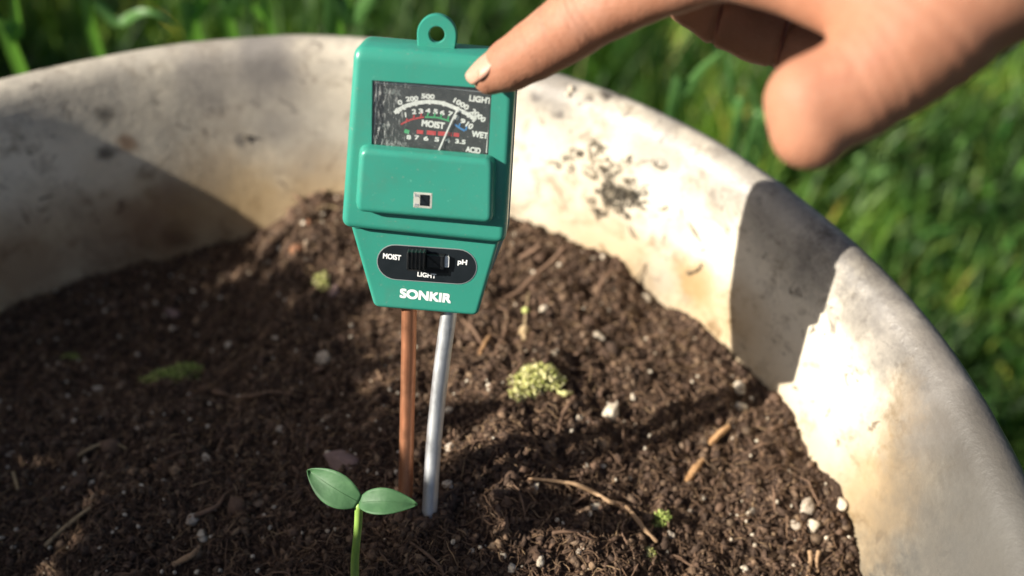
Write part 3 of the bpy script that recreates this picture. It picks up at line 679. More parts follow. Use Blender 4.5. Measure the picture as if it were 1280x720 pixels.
def prism(outline, y0, y1, name, m, parent, bevel=0., seg=3, corner=0., back=1.0, smooth=True, hole=None, hole_y=.20, drop=0.):
    """outline [(x,z)] cm counter-clockwise seen from the front; rounded vertical corners, bevelled front edge"""
    pts = []
    n = len(outline)
    for i in range(n):
        p0, p, p1 = (np.array(outline[(i+k) % n], float) for k in (-1, 0, 1))
        if corner <= 0: pts.append(p); continue
        a_ = (p0-p)/np.linalg.norm(p0-p); b_ = (p1-p)/np.linalg.norm(p1-p); c_ = min(corner, .49*np.linalg.norm(p0-p), .49*np.linalg.norm(p1-p))
        for k in range(7):
            f = k/6; pts.append((1-f)**2*(p+a_*c_)+2*f*(1-f)*p+f*f*(p+b_*c_))
    cen = np.mean(pts, 0); rings = []
    def inset(d):
        out = []
        m_ = len(pts)
        for i in range(m_):
            p0, p, p1 = pts[i-1], pts[i], pts[(i+1) % m_]; t_ = p1-p0; t_ = t_/(np.linalg.norm(t_)+1e-9); nn = np.array([-t_[1], t_[0]])
            if nn@(cen-p) < 0: nn = -nn
            out.append(p+nn*d)
        return out
    for k in range(seg+1):
        a_ = k/seg*math.pi/2 if bevel else 0
        if not bevel and k: break
        rings.append((inset(bevel*(1-math.sin(a_))), y0+bevel*(1-math.cos(a_))))
    if bevel: rings.insert(0, (inset(bevel+.03), y0))
    bk = [cen+(p-cen)*back for p in pts]
    if drop:
        zc = np.array(pts)[:, 1].mean(); nr_ = len(rings)
        rings = [([p-np.array([0, drop*(1-k/(nr_-1))]) if p[1] > zc else p for p in r_], y) for k, (r_, y) in enumerate(rings)]
    rings.append((bk, y1))
    V = [(p[0]*cm, y*cm, p[1]*cm) for r_, y in rings for p in r_]; m_ = len(pts); K = len(rings)
    F = [[k*m_+i, (k+1)*m_+i, (k+1)*m_+(i+1) % m_, k*m_+(i+1) % m_] for k in range(K-1) for i in range(m_)]
    F += [[(K-1)*m_+i for i in range(m_)][::-1]] + ([] if hole else [list(range(m_))])
    bm = bmesh.new(); vs = [bm.verts.new(v) for v in V]
    for f in F: bm.faces.new([vs[i] for i in f])
    if hole:                                   # flat front round a window, with its reveal
        hv = [bm.verts.new((x*cm, rings[0][1]*cm, z*cm)) for x, z in hole]; h2 = [bm.verts.new((x*cm, hole_y*cm, z*cm)) for x, z in hole]
        n4 = len(hole); es = [bm.edges.new((hv[i], hv[(i+1) % n4])) for i in range(n4)]
        for i in range(n4): bm.faces.new([hv[i], hv[(i+1) % n4], h2[(i+1) % n4], h2[i]])
        oe = [e for e in bm.edges if e.verts[0] in set(vs[:m_]) and e.verts[1] in set(vs[:m_])]
        bmesh.ops.triangle_fill(bm, use_beauty=True, use_dissolve=False, edges=es+oe)
        bm.faces.new(h2)
    bmesh.ops.recalc_face_normals(bm, faces=bm.faces)
    o = frombm(name, bm, m, parent, False)
    me = o.data
    if smooth:
        me.shade_smooth()
        try: me.set_sharp_from_angle(angle=math.radians(42))
        except Exception: pass
    return o
# housing with a real recess for the window: built as a ring of profile sections
HOUT = [hl(427, 283, .15), hl(632.5, 304, .15), hl(646, 72, .3), hl(444, 55, .3)]
_a, _b, _c, _d = hl(467.5, 99), hl(462, 185), hl(610.5, 196), hl(614.5, 112)
WZ0, WZ1, WX0, WX1 = (_b[1]+_c[1])/2, (_a[1]+_d[1])/2, (_a[0]+_b[0])/2, (_c[0]+_d[0])/2
print('window', WZ0, WZ1, WX0, WX1, 'housing', HOUT)
def housing():
    return prism(HOUT, .0, 1.75, 'housing', M['green'], meter, .22, 6, .34, 1.0, drop=.22, hole=[(WX0, WZ0), (WX1, WZ0), (WX1, WZ1), (WX0, WZ1)])
housing()
# neck: recessed trapezoid
NB = [hl(468, 383, .5), hl(597, 394, .5), hl(624, 302, .5), hl(440, 288, .5)]; NB[2] = (NB[2][0]+.05, NB[2][1]+.25); NB[3] = (NB[3][0]-.05, NB[3][1]+.25)
prism(NB, .42, 1.75, 'neck', M['green'], meter, .12, 4, .2)
# back cover
prism([(NB[0][0]+.02, NB[0][1]+.05), (NB[1][0]+.0, NB[1][1]+.05), (HOUT[1][0]+.04, 2.4), (HOUT[2][0]+.05, HOUT[2][1]-.25), (HOUT[3][0], HOUT[3][1]-.25), (HOUT[0][0], 2.4)], 1.755, 2.85, 'back_cover', M['back'], meter, .0, 1, .2, .97)
# hanging loop
def loop():
    bm = bmesh.new(); R, r_, n = .60, .235, 40; cx, cz = hl(546, 49, .9); y0, y1 = .85, 1.10
    cz = max(cz, 8.65); prof_o, prof_i = [], []
    for i in range(n):
        a_ = i/n*2*math.pi; x, z = math.cos(a_), math.sin(a_)
        ox, oz = cx+R*x, cz+R*z
        if z < 0: ox = cx+R*np.sign(x)*(1 if abs(x) > .02 else 0)*min(1, 1) if False else cx+R*x; 
        if z < 0: ox = cx+R*(1.0 if x > 0 else -1.0)*(abs(x)**.35 if abs(x) > 1e-6 else 0); oz = cz+z*.75
        prof_o.append((ox, oz)); prof_i.append((cx+r_*x, cz+r_*z))
    b_ = .05; rings = [[(x, y0+b_, z) for x, z in prof_o], [(cx+(x-cx)*.94, y0, cz+(z-cz)*.94) for x, z in prof_o], [(cx+(x-cx)*1.12, y0, cz+(z-cz)*1.12) for x, z in prof_i], [(x, y0+b_, z) for x, z in prof_i], [(x, y1, z) for x, z in prof_i], [(x, y1, z) for x, z in prof_o]]
    vs = [[bm.verts.new((x*cm, y*cm, z*cm)) for x, y, z in r] for r in rings]
    for k in range(6):
        for i in range(n): bm.faces.new([vs[k][i], vs[(k+1) % 6][i], vs[(k+1) % 6][(i+1) % n], vs[k][(i+1) % n]])
    bmesh.ops.recalc_face_normals(bm, faces=bm.faces); o = frombm('hanging_loop', bm, M['green'], meter); o.data.set_sharp_from_angle(angle=math.radians(40))
loop()
# raised sensor panel
panel = prism([hl(444.5, 264, -.3), hl(616.5, 279, -.3), hl(618, 199, -.3), hl(450, 184, -.3)], -.42, .02, 'sensor_panel', M['green'], meter, .18, 6, .30, 1.03)
sx, sz = hl(529, 250, -.4)
prism([(sx-.30, sz-.26), (sx+.28, sz-.26), (sx+.28, sz+.25), (sx-.30, sz+.25)], -.425, -.39, 'sensor_frame', M['back'], panel, .01, 1, .02, smooth=False)
prism([(sx-.10, sz-.18), (sx+.20, sz-.18), (sx+.20, sz+.18), (sx-.10, sz+.18)], -.440, -.40, 'sensor_cell', M['plate'], panel, .01, 1, .01, smooth=False)
prism([(sx-.26, sz-.20), (sx-.14, sz-.20), (sx-.14, sz-.12), (sx-.26, sz-.12)], -.433, -.40, 'sensor_contact', M['alu'], panel, .0, 1, 0)
prism([(sx-.26, sz+.10), (sx-.14, sz+.10), (sx-.14, sz+.18), (sx-.26, sz+.18)], -.433, -.40, 'sensor_contact', M['alu'], panel, .0, 1, 0)
# dial
dial = prism([(WX0-.02, WZ0-.02), (WX1+.02, WZ0-.02), (WX1+.02, WZ1+.02), (WX0-.02, WZ1+.02)], .182, .198, 'dial_face', M['dial'], meter, 0, 1, 0)
DY = .176
def text(s, px, py, h_px, m, parent, depth, rot=None, bold=.012, stretch=1.0, name='lettering', width_px=None):
    cu = bpy.data.curves.new('txt', 'FONT'); cu.body = s; cu.size = 1; cu.align_x = 'CENTER'; cu.align_y = 'CENTER'; cu.offset = 0; cu.extrude = .0
    to = bpy.data.objects.new('txt', cu); C.objects.link(to); bpy.context.view_layer.update()
    me = bpy.data.meshes.new_from_object(to.evaluated_get(bpy.context.evaluated_depsgraph_get())); bpy.data.objects.remove(to)
    x, z = hl(px, py, depth); x1, z1 = hl(px, py+h_px, depth); h = abs(z-z1)
    co_ = np.array([v.co[:] for v in me.vertices]); mn, mx = co_.min(0), co_.max(0); c_ = (mn+mx)/2
    k = h/(mx[1]-mn[1]); kx = k*stretch
    if width_px: xa, _ = hl(px-width_px/2, py, depth); xb, _ = hl(px+width_px/2, py, depth); kx = (xb-xa)/(mx[0]-mn[0])
    rot = math.radians(rot or 0); V = []
    for v in me.vertices:
        a_, b_ = (v.co.x-c_[0])*kx, (v.co.y-c_[1])*k
        V.append((a_*math.cos(rot)-b_*math.sin(rot), a_*math.sin(rot)+b_*math.cos(rot)))
    for v, (a_, b_) in zip(me.vertices, V): v.co = ((x+a_)*cm, depth*cm, (z+b_)*cm)
    P_ = [tuple(p.vertices) for p in me.polygons]; B_ = np.array([v.co[:] for v in me.vertices]); e_ = h*cm*bold*2.4; VV, FF = [], []
    for q_, (ox, oz) in enumerate(((-e_, -e_), (e_, -e_), (-e_, e_), (e_, e_), (0, 0))):
        FF += [tuple(i+len(VV) for i in p) for p in P_]; VV += [tuple(b) for b in B_+np.array([ox, -q_*2e-6, oz])]
    return frompy(name, VV, FF, m, parent, False)
def strip(pix, wd, m, parent, depth, name, thick=.004):
    """flat printed band through pixels; wd cm"""
    P_ = curve_pts([hl(a_, b_, depth) for a_, b_ in pix], len(pix)*5 if len(pix) > 2 else 2); T = np.gradient(P_, axis=0); T /= np.linalg.norm(T, axis=1)[:, None]; N_ = np.c_[-T[:, 1], T[:, 0]]
    V = [((p+n_*wd/2*s_)[0]*cm, (depth-dz)*cm, (p+n_*wd/2*s_)[1]*cm) for dz in (0, thick) for p, n_ in zip(P_, N_) for s_ in (-1, 1)]
    n = len(P_); F = []
    for i in range(n-1): F += [[2*i, 2*i+1, 2*i+3, 2*i+2], [2*n+2*i, 2*n+2*i+2, 2*n+2*i+3, 2*n+2*i+1], [2*i, 2*i+2, 2*n+2*i+2, 2*n+2*i], [2*i+1, 2*n+2*i+1, 2*n+2*i+3, 2*i+3]]
    return frompy(name, V, F, m, parent, False)
W = M['white']
for s, px, py, h, rot, mm, wp in [
    ('DARK', 490, 114.5, 6.5, -4, M['dimwhite'], 22), ('LIGHT', 601, 124.5, 7, -4, W, 28), ('0', 500, 128, 5.5, 18, W, 5), ('200', 515, 123.5, 5.5, 8, W, 15), ('500', 535, 120.5, 5.5, 0, W, 16),
    ('1000', 576.5, 130, 6, -27, W, 20), ('2000', 598, 144.5, 6, -36, W, 20), ('1', 507, 143.5, 5.5, 10, W, None), ('2', 517.5, 139.5, 5.5, 6, W, 5), ('3', 526, 139, 5.5, 2, W, 5),
    ('4', 535, 138.5, 5.5, -2, W, 5.5), ('5', 544.5, 139.5, 5.5, -6, W, 5), ('6', 553, 141, 5.5, -9, W, 5), ('7', 563, 142.5, 5.5, -14, W, 5), ('8', 571, 147, 5.5, -20, W, 5), ('9', 578.5, 151.5, 5.5, -26, W, 5.5), ('10', 587, 157, 6.5, -30, W, 8),
    ('MOIST', 541.5, 155.5, 7.5, -4, W, 28), ('WET', 600, 168.5, 7, -4, W, 20), ('ACID', 591.5, 187.5, 6.5, -4, W, 18), ('DRY', 480, 158, 6.5, -4, M['dimwhite'], 15), ('ALKALINE', 490.5, 179, 6, -5, M['dimwhite'], 36), ('NE', 504, 180.3, 6, -5, W, 9),
    ('8', 511, 171.5, 5, -3, W, 5), ('7', 521, 172, 5, -3, W, 5), ('6', 532.5, 173.2, 5, -3, W, 5.5), ('5', 546, 174.3, 5, -3, W, 5), ('4', 559.5, 175.2, 5, -3, W, 5), ('3.5', 575.5, 177, 5, -3, W, 12.5)]:
    if s == 'NE': continue
    text(s, px, py, h, mm, dial, DY, rot, .028, 1.15, width_px=wp)
strip([(493, 141), (505, 133.5), (520, 129), (537, 127.2), (555, 129.5), (572, 136.5), (586, 143.5), (595, 150)], .115, W, dial, DY, 'light_scale')
for i, (a_, b_) in enumerate(curve_pts([(497, 138.5), (505, 134), (520, 129.3), (537, 127.3), (555, 129.6), (572, 136.5), (586, 143.5), (593, 149)], 15)):
    l_ = 4.0 if i % 2 == 0 else 3.0; nx, ny = (a_-541)/75*.8, -1; strip([(a_+nx*l_*.9, b_+ny*l_*.8), (a_-nx*l_*.9, b_-ny*l_*.8)], .07, W, dial, DY-.006, 'scale_tick')
strip([(501, 155.5), (514, 149.5), (530, 146.3)], .05, M['red'], dial, DY, 'moisture_scale')
strip([(531, 146.3), (547, 147), (562, 151.5)], .045, M['greenp'], dial, DY, 'moisture_scale')
strip([(568, 155), (574, 159.5), (581, 163.5)], .06, M['blue'], dial, DY, 'moisture_scale')
for px, py, mm in [(508, 150.5, 'red'), (517, 146, 'red'), (526, 144, 'red'), (534.5, 143.3, 'greenp'), (543, 143.8, 'greenp'), (551, 145, 'greenp'), (560, 147.5, 'greenp'), (574, 156.5, 'blue'), (582.5, 160.5, 'blue')]:
    strip([(px+.9, py-2.4), (px-.3, py+2.6)], .045, M[mm], dial, DY-.006, 'scale_tick')
for x0, y0, x1, y1, mm, wd in [(505.5, 163.4, 511.5, 165.3, 'greenp', .12), (521, 164.6, 529, 165.4, 'red', .12), (533.5, 165.5, 545, 166.6, 'red', .13), (547.5, 166.7, 558, 167.4, 'red', .13), (560, 167.6, 565, 168, 'red', .12), (567, 168.2, 574, 168.9, 'red', .12)]:
    strip([(x0, y0), (x1, y1)], wd, M[mm], dial, DY, 'acidity_segment')
nd = strip([(548, 189), (560, 161.5), (571.5, 137)], .052, W, dial, DY-.05, 'needle', .02)
strip([(471, 104), (469.5, 141), (466.5, 182)], .03, M['silverline'], dial, DY-.01, 'border_line')
strip([(613.2, 123), (611, 160), (608, 191)], .045, W, dial, DY-.01, 'border_line')
strip([(470, 103.5), (540, 108.5), (612, 116)], .025, M['silverline'], dial, DY-.01, 'border_line')
win = prism([(WX0+.01, WZ0+.01), (WX1-.01, WZ0+.01), (WX1-.01, WZ1-.01), (WX0+.01, WZ1-.01)], .03, .05, 'window_pane', M['window'], meter, 0, 1, 0)
# pale moulded edge round the window
def frame_line(x0, x1, z0, z1, wd, y, name, m):
    bm = bmesh.new()
    for a_, b_, c_, d_ in ((x0, x1, z1-wd, z1), (x0, x1, z0, z0+wd), (x0, x0+wd, z0+wd, z1-wd), (x1-wd, x1, z0+wd, z1-wd)):
        vs = [bm.verts.new((u*cm, yy*cm, v_*cm)) for yy in (y, y+.02) for u, v_ in ((a_, c_), (b_, c_), (b_, d_), (a_, d_))]
        for f in ((0, 1, 2, 3), (7, 6, 5, 4), (0, 4, 5, 1), (1, 5, 6, 2), (2, 6, 7, 3), (3, 7, 4, 0)): bm.faces.new([vs[i] for i in f])
    bmesh.ops.recalc_face_normals(bm, faces=bm.faces); return frombm(name, bm, m, meter, False)
frame_line(WX0+.005, WX1-.005, WZ0+.005, WZ1-.005, .045, .06, 'window_gasket', M['black'])
# switch plate and slider
def stadium(cx, cz, hw, hh, n=14):
    pts = [(cx+hw-hh+hh*math.cos(t_), cz+hh*math.sin(t_)) for t_ in np.linspace(-math.pi/2, math.pi/2, n)]
    return pts+[(cx-hw+hh+hh*math.cos(t_), cz+hh*math.sin(t_)) for t_ in np.linspace(math.pi/2, 3*math.pi/2, n)]
px_, pz_ = hl(533.5, 330.5, .42)
prism(stadium(px_, pz_, 1.63, .62), .408, .43, 'switch_plate_border', M['silverline'], meter, 0, 1, 0, 1, False)
plate = prism(stadium(px_, pz_, 1.60, .59), .400, .43, 'switch_plate', M['plate'], meter, 0, 1, 0, 1, False)
def boxp(x0, y0, x1, y1, d0, d1, name, m, parent, bev=.03):
    a_ = hl(x0, y1, d0); b_ = hl(x1, y0, d0)
    return prism([(a_[0], a_[1]), (b_[0], a_[1]), (b_[0], b_[1]), (a_[0], b_[1])], d0, d1, name, m, parent, bev, 2, .03, smooth=False)
boxp(509, 319, 561.5, 338, .392, .43, 'slot', M['slot'], plate, 0)
boxp(555, 321, 561.5, 334, .30, .43, 'slot_liner', M['white'], plate, 0)
boxp(508, 317, 532, 337, .02, .43, 'switch_slider', M['black'], plate, .04)
boxp(532, 320, 556, 336, .22, .43, 'slider_shoe', M['black'], plate, .04)
for i in range(5): boxp(508.6+i*4.9, 315.5, 511.2+i*4.9, 338, -.04, .25, 'slider_ridge', M['black'], plate, .02)
text('MOIST', 490, 321, 6.2, W, plate, .394, -3, .02, width_px=22)
text('LIGHT', 533.5, 344, 5.4, W, plate, .394, -3, .02, width_px=23)
text('pH', 578, 328.5, 7.5, W, plate, .394, -3, .02, width_px=11)
text('SONKIR', 532, 369.8, 10.5, W, meter, .412, -2.5, .028, name='brand_lettering', width_px=63)
# probes (local space of the meter)
HMI = HM.inverted()
def loc(p): return np.array((HMI @ Vector(p))[:])
def probe(name, pix, dists, r, m):
    pts = [loc(at(a_, b_, d_)) for (a_, b_), d_ in zip(pix, dists)]
    last = pts[-1]+(pts[-1]-pts[-2])/np.linalg.norm(pts[-1]-pts[-2])*.05; return tube(name, pts+[last], r, m, meter, 28, 48, .0, cap=True)
g1 = hit_soil(506, 645); g2 = hit_soil(536, 645); D1, D2 = np.linalg.norm(g1), np.linalg.norm(g2)
print('probe foot distances', D1, D2)
probe('copper_probe', [(511.5, 375), (510.5, 450), (508.5, 540), (506, 645)], [.3505, .3505+(D1-.3505)*.28, .3505+(D1-.3505)*.62, D1], .0026, M['copper'])
probe('silver_probe', [(563.5, 375), (552.5, 455), (543, 545), (536.5, 645)], [.3505, .3505+(D2-.3505)*.28, .3505+(D2-.3505)*.62, D2], .00275, M['alu'])

_rs = np.random.RandomState(77); _P = []
for g_ in (g1, g2):
    for _ in range(130):
        t_ = _rs.uniform(0, 6.3); r_ = .0030+abs(_rs.normal(0, .0028)); q_ = g_+np.array([math.cos(t_)*r_, math.sin(t_)*r_, 0]); _P.append([q_[0], q_[1], terrain(q_[0], q_[1])+.0006+.0022*max(0, 1-(r_-.003)/.004)*_rs.rand()])
tag(scatter_lumps('soil_round_probes', np.array(_P), _rs.uniform(.0007, .0022, len(_P)), M['crumb'], 78, .5, False, (.3, 1.4)), kind='stuff')

# ---------------------------------------------------------------- the hand (smooth union of tapered limbs, meshed by surface nets)
def surface_nets(F, org, h):
    s = F < 0; nx, ny, nz = F.shape; cs = np.zeros((nx-1, ny-1, nz-1, 3), np.float32); cn = np.zeros((nx-1, ny-1, nz-1), np.float32)
    def sub(A, dx, dy, dz): return A[dx:nx-1+dx, dy:ny-1+dy, dz:nz-1+dz]
    for ax in range(3):
        for a_ in (0, 1):
            for b_ in (0, 1):
                o0 = [0, 0, 0]; oth = [k for k in range(3) if k != ax]; o0[oth[0]] = a_; o0[oth[1]] = b_; o1 = list(o0); o1[ax] = 1
                f0, f1 = sub(F, *o0), sub(F, *o1); ch = (f0 < 0) != (f1 < 0); t_ = np.where(ch, f0/np.where(ch, f0-f1, 1), 0)
                p = [np.full(t_.shape, o0[k], np.float32) for k in range(3)]; p[ax] = t_
                for k in range(3): cs[..., k] += np.where(ch, p[k], 0)
                cn += ch
    act = cn > 0; idx = -np.ones(act.shape, np.int64); idx[act] = np.arange(act.sum()); ii = np.argwhere(act)
    V = org+h*(ii+cs[act]/cn[act][:, None]); Fc = []
    for ax in range(3):
        u, v_ = (ax+1) % 3, (ax+2) % 3; a_ = s; sl0 = [slice(None)]*3; sl1 = [slice(None)]*3; sl0[ax] = slice(0, -1); sl1[ax] = slice(1, None)
        d = s[tuple(sl0)].astype(int)-s[tuple(sl1)].astype(int); e = np.argwhere(d != 0); dv = d[d != 0]
        ok = (e[:, u] > 0) & (e[:, v_] > 0) & (e[:, u] < F.shape[u]-1) & (e[:, v_] < F.shape[v_]-1); e, dv = e[ok], dv[ok]
        def g(du, dv_): q = e.copy(); q[:, u] -= du; q[:, v_] -= dv_; return idx[q[:, 0], q[:, 1], q[:, 2]]
        q = np.stack([g(0, 0), g(1, 0), g(1, 1), g(0, 1)], 1); q[dv < 0] = q[dv < 0][:, ::-1]; Fc.append(q)
    return V, np.concatenate(Fc)
def smin(a_, b_, k):
    h_ = np.clip(.5+.5*(b_-a_)/k, 0, 1); return b_*(1-h_)+a_*h_-k*h_*(1-h_)
def build_hand():
    # joints: (px, py, distance cm, radius cm)
    tipx, tipy = 617, 97
    d = ray(tipx, tipy); d /= np.linalg.norm(d); tp = ((HO-HB*.0062)@HB)/(d@HB)*100     # fingertip rests on the housing front
    def J(px, py, dist, r): return (at(px, py, dist), r)
    index = [J(613, 96, tp, .53), J(638, 81, tp-.25, .71), J(668, 63, tp-.6, .80), J(697, 44, tp-.85, .86), J(720, 27, tp-1.1, .93), J(760, 5, tp-1.4, .91), J(850, -30, tp-2.2, .90), J(935, -62, tp-3.2, 1.12)]
    middle = [J(1075, 78, 31.6, .78), J(1012, 60, 31.9, .90), J(950, 37, 32.1, .93), J(905, 17, 32.1, .93), J(872, -8, 32.0, .95), J(858, -45, 31.4, .92), J(965, -95, 28.8, 1.1)]
    ring = [J(1085, 10, 33.2, .66), J(1020, -10, 33.6, .78), J(930, -40, 33.8, .82), J(890, -60, 33.8, .84), J(885, -100, 33.0, .84), J(985, -130, 28.8, 1.05)]
    pinky = [J(1100, -50, 34.2, .58), J(1040, -70, 34.6, .68), J(950, -105, 34.6, .72), J(930, -135, 34.0, .74), J(1020, -175, 29.6, .95)]
    thumb = [J(1014, 163, 24.6, .90), J(1014, 126, 24.6, .94), J(1066, 112, 24.9, 1.10), J(1112, 74, 25.1, 1.24), J(1150, 36, 25.4, 1.45), J(1235, -55, 26.0, 1.9), J(1330, -150, 26.5, 2.3)]
    palm = [[index[-1], J(1120, -60, 26.6, 1.6), J(1330, -150, 26.5, 2.3)], [middle[-1], J(1150, -110, 27.6, 1.5), J(1350, -170, 27.3, 2.3)], [ring[-1], J(1180, -150, 28.2, 1.4), J(1350, -190, 27.8, 2.2)],
            [pinky[-1], J(1200, -190, 28.8, 1.3), J(1350, -210, 28.0, 2.0)], [J(1330, -160, 26.8, 2.5), J(1600, -330, 26.5, 3.0)]]
    web = [[J(950, -47, 26.8, .98), J(1035, -24, 26.3, .98), J(1110, 4, 25.7, .95), J(1160, 24, 25.5, 1.2)]]
    allp = np.array([p for ch in [index, middle, ring, pinky, thumb]+palm+web for p, r in ch]); lo = allp.min(0)-.035; hi = allp.max(0)+.02
    lo = lo; h = .00105
    # grid in metres; at() distances are given in cm here
    allp = allp/100; lo = allp.min(0)-.02; hi = allp.max(0)+.012; hi[0] = min(hi[0], .30)
    n = np.ceil((hi-lo)/h).astype(int); ax = [lo[k]+h*np.arange(n[k]) for k in range(3)]
    X, Y, Z = np.meshgrid(*[a_.astype(np.float32) for a_ in ax], indexing='ij')
    def seg(a_, ra, b_, rb):
        a_, b_ = a_/100, b_/100; ra, rb = ra/100, rb/100; ab = b_-a_; L2 = ab@ab
        t_ = np.clip(((X-a_[0])*ab[0]+(Y-a_[1])*ab[1]+(Z-a_[2])*ab[2])/L2, 0, 1).astype(np.float32)
        return np.sqrt((X-a_[0]-t_*ab[0])**2+(Y-a_[1]-t_*ab[1])**2+(Z-a_[2]-t_*ab[2])**2)-(ra+(rb-ra)*t_)
    def chain(ch, k=.0025):
        r_ = None
        for (a_, ra), (b_, rb) in zip(ch, ch[1:]):
            s_ = seg(a_, ra, b_, rb); r_ = s_ if r_ is None else smin(r_, s_, k)
        return r_
    H = chain(palm[0], .006)
    for p_ in palm[1:]: H = smin(H, chain(p_, .006), .012)
    H = smin(H, chain(thumb, .004), .010); H = smin(H, chain(web[0], .004), .007)
    for ch, k in ((index, .004), (middle, .0016), (ring, .002), (pinky, .002)): H = smin(H, chain(ch), k)
    H = np.where((X < ax[0][1]) | (X > ax[0][-3]), np.maximum(H, .0004), H)
    V, Fq = surface_nets(H, lo, h)
    lab = np.arange(len(V))                                  # keep only the largest connected piece
    while True:
        m_ = lab[Fq].min(1); new = lab.copy(); np.minimum.at(new, Fq.ravel(), np.repeat(m_, 4)); new = new[new]
        if (new == lab).all(): break
        lab = new
    big = np.bincount(lab).argmax(); keepv = lab == big; remap = np.cumsum(keepv)-1; Fq = remap[Fq[keepv[Fq[:, 0]]]]; V = V[keepv]
    # smooth a little, then skin folds across the index joints
    me = bpy.data.meshes.new('person'); o = mesh_np('person', V, Fq, M['skin'])
    md = o.modifiers.new('s', 'SMOOTH'); md.factor = .5; md.iterations = 5
    bpy.context.view_layer.update(); me = bpy.data.meshes.new_from_object(o.evaluated_get(bpy.context.evaluated_depsgraph_get())); o.modifiers.clear(); o.data = me
    co_ = np.empty(len(me.vertices)*3, np.float32); me.vertices.foreach_get('co', co_); co_ = co_.reshape(-1, 3).astype(float)
    nr = np.empty(len(me.vertices)*3, np.float32); me.vertex_normals.foreach_get('vector', nr); nr = nr.reshape(-1, 3)
    def folds(jp, dirn, width, depth, n_, spacing, side=None):
        dirn = dirn/np.linalg.norm(dirn); q = co_-jp; u = q@dirn; rad = np.linalg.norm(q-u[:, None]*dirn, axis=1)
        dsp = 0
        for k in range(n_):
            c_ = (k-(n_-1)/2)*spacing; wv = .0009*fbm(co_[:, 0]*130+k*9, co_[:, 1]*130, co_[:, 2]*130, 2, k)
            dsp = dsp-depth*np.exp(-((u-c_+wv)/width)**2)*(rad < .016)
        if side is not None: dsp = dsp*sstep(-.1, .5, nr@side)
        return dsp
    I = [p/100 for p, r in index]; upv = np.array([0, -.3, 1.])
    dd = folds(I[4], I[4]-I[2], .0006, .00045, 6, .0022, upv/np.linalg.norm(upv)) + folds(I[2], I[4]-I[1], .0005, .0003, 3, .0019, upv/np.linalg.norm(upv))
    dd = dd + .00015*fbm(co_[:, 0]*90, co_[:, 1]*90, co_[:, 2]*90, 3, 4)
    TH = [p/100 for p, r in thumb]
    dd = dd+folds((TH[2]*.6+TH[3]*.4), TH[3]-TH[1], .0008, .0002, 4, .0028, None)+folds(TH[4], TH[5]-TH[3], .0012, .0002, 3, .0045, None)*1.0
    dd = dd+.0005*fbm(co_[:, 0]*38, co_[:, 1]*38, co_[:, 2]*38, 3, 14)
    mid = [p/100 for p, r in middle]; dn = np.array([0, -.8, -.5]); dn /= np.linalg.norm(dn)
    for c_ in ((mid[2]+mid[1])/2, mid[3]): dd = dd+folds(c_, mid[1]-mid[3], .0009, .0011, 1, .001)*(np.linalg.norm(co_-c_, axis=1) < .012)
    co_ = co_+nr*np.asarray(dd)[:, None]; me.vertices.foreach_set('co', co_.astype(np.float32).ravel()); me.update(); me.shade_smooth()
    tag(o, 'bare hand reaching in from the upper right, its index fingertip pressed on the meter', 'person')
    for c_, rr_ in (((mid[2]+mid[1])/2, .0089), (mid[3], .0090)):          # flexion creases of the folded finger
        axm = mid[1]-mid[3]; axm /= np.linalg.norm(axm); vw = -c_/np.linalg.norm(c_); vw -= axm*(vw@axm); vw /= np.linalg.norm(vw); s2 = np.cross(axm, vw)
        pts = [c_+(vw*math.cos(t_)+s2*math.sin(t_))*rr_+axm*(.0016*math.sin(t_*1.3)) for t_ in np.linspace(-1.15, 1.15, 9)]
        tube('skin_crease', pts, [.0001, .0004, .0005, .0004, .0001], M['crease'], o, 6)
    # fingernail: a curved shell on the upper left of the fingertip
    a0, b0 = I[0], I[2]; axn = a0-b0; axn /= np.linalg.norm(axn)
    view = -a0/np.linalg.norm(a0); lft = np.array([-.55, .35, .75]); nn = lft-axn*(lft@axn); nn /= np.linalg.norm(nn); nn = nn*1.0+view*.25; nn -= axn*(nn@axn); nn /= np.linalg.norm(nn); sd = np.cross(axn, nn)
    V = []; F = []; nu, nv = 15, 13
    for i in range(nu):
        for j in range(nv):
            u = -1+2*i/(nu-1); v_ = -1+2*j/(nv-1); edge = 1-abs(u)**6*.0
            ang = v_*math.radians(62)*(1-.25*max(0, -u)**4)
            f = .5+.5*u; ln = -.0062+.0118*f; r_ = .0056+.0011*(1-f)
            fall = .0016*max(0, f-.45)**1.5*1.6
            c_ = a0+axn*(ln-abs(v_)**2.5*.0016*(1 if u > 0 else -1))
            V.append(c_+(nn*math.cos(ang)+sd*math.sin(ang))*(r_-fall))
    for i in range(nu-1):
        for j in range(nv-1): F.append([i*nv+j, i*nv+j+1, (i+1)*nv+j+1, (i+1)*nv+j])
    nl = frompy('fingernail', V, F, M['nail'], o); m_ = nl.modifiers.new('t', 'SOLIDIFY'); m_.thickness = .0002; m_.offset = 1
build_hand()

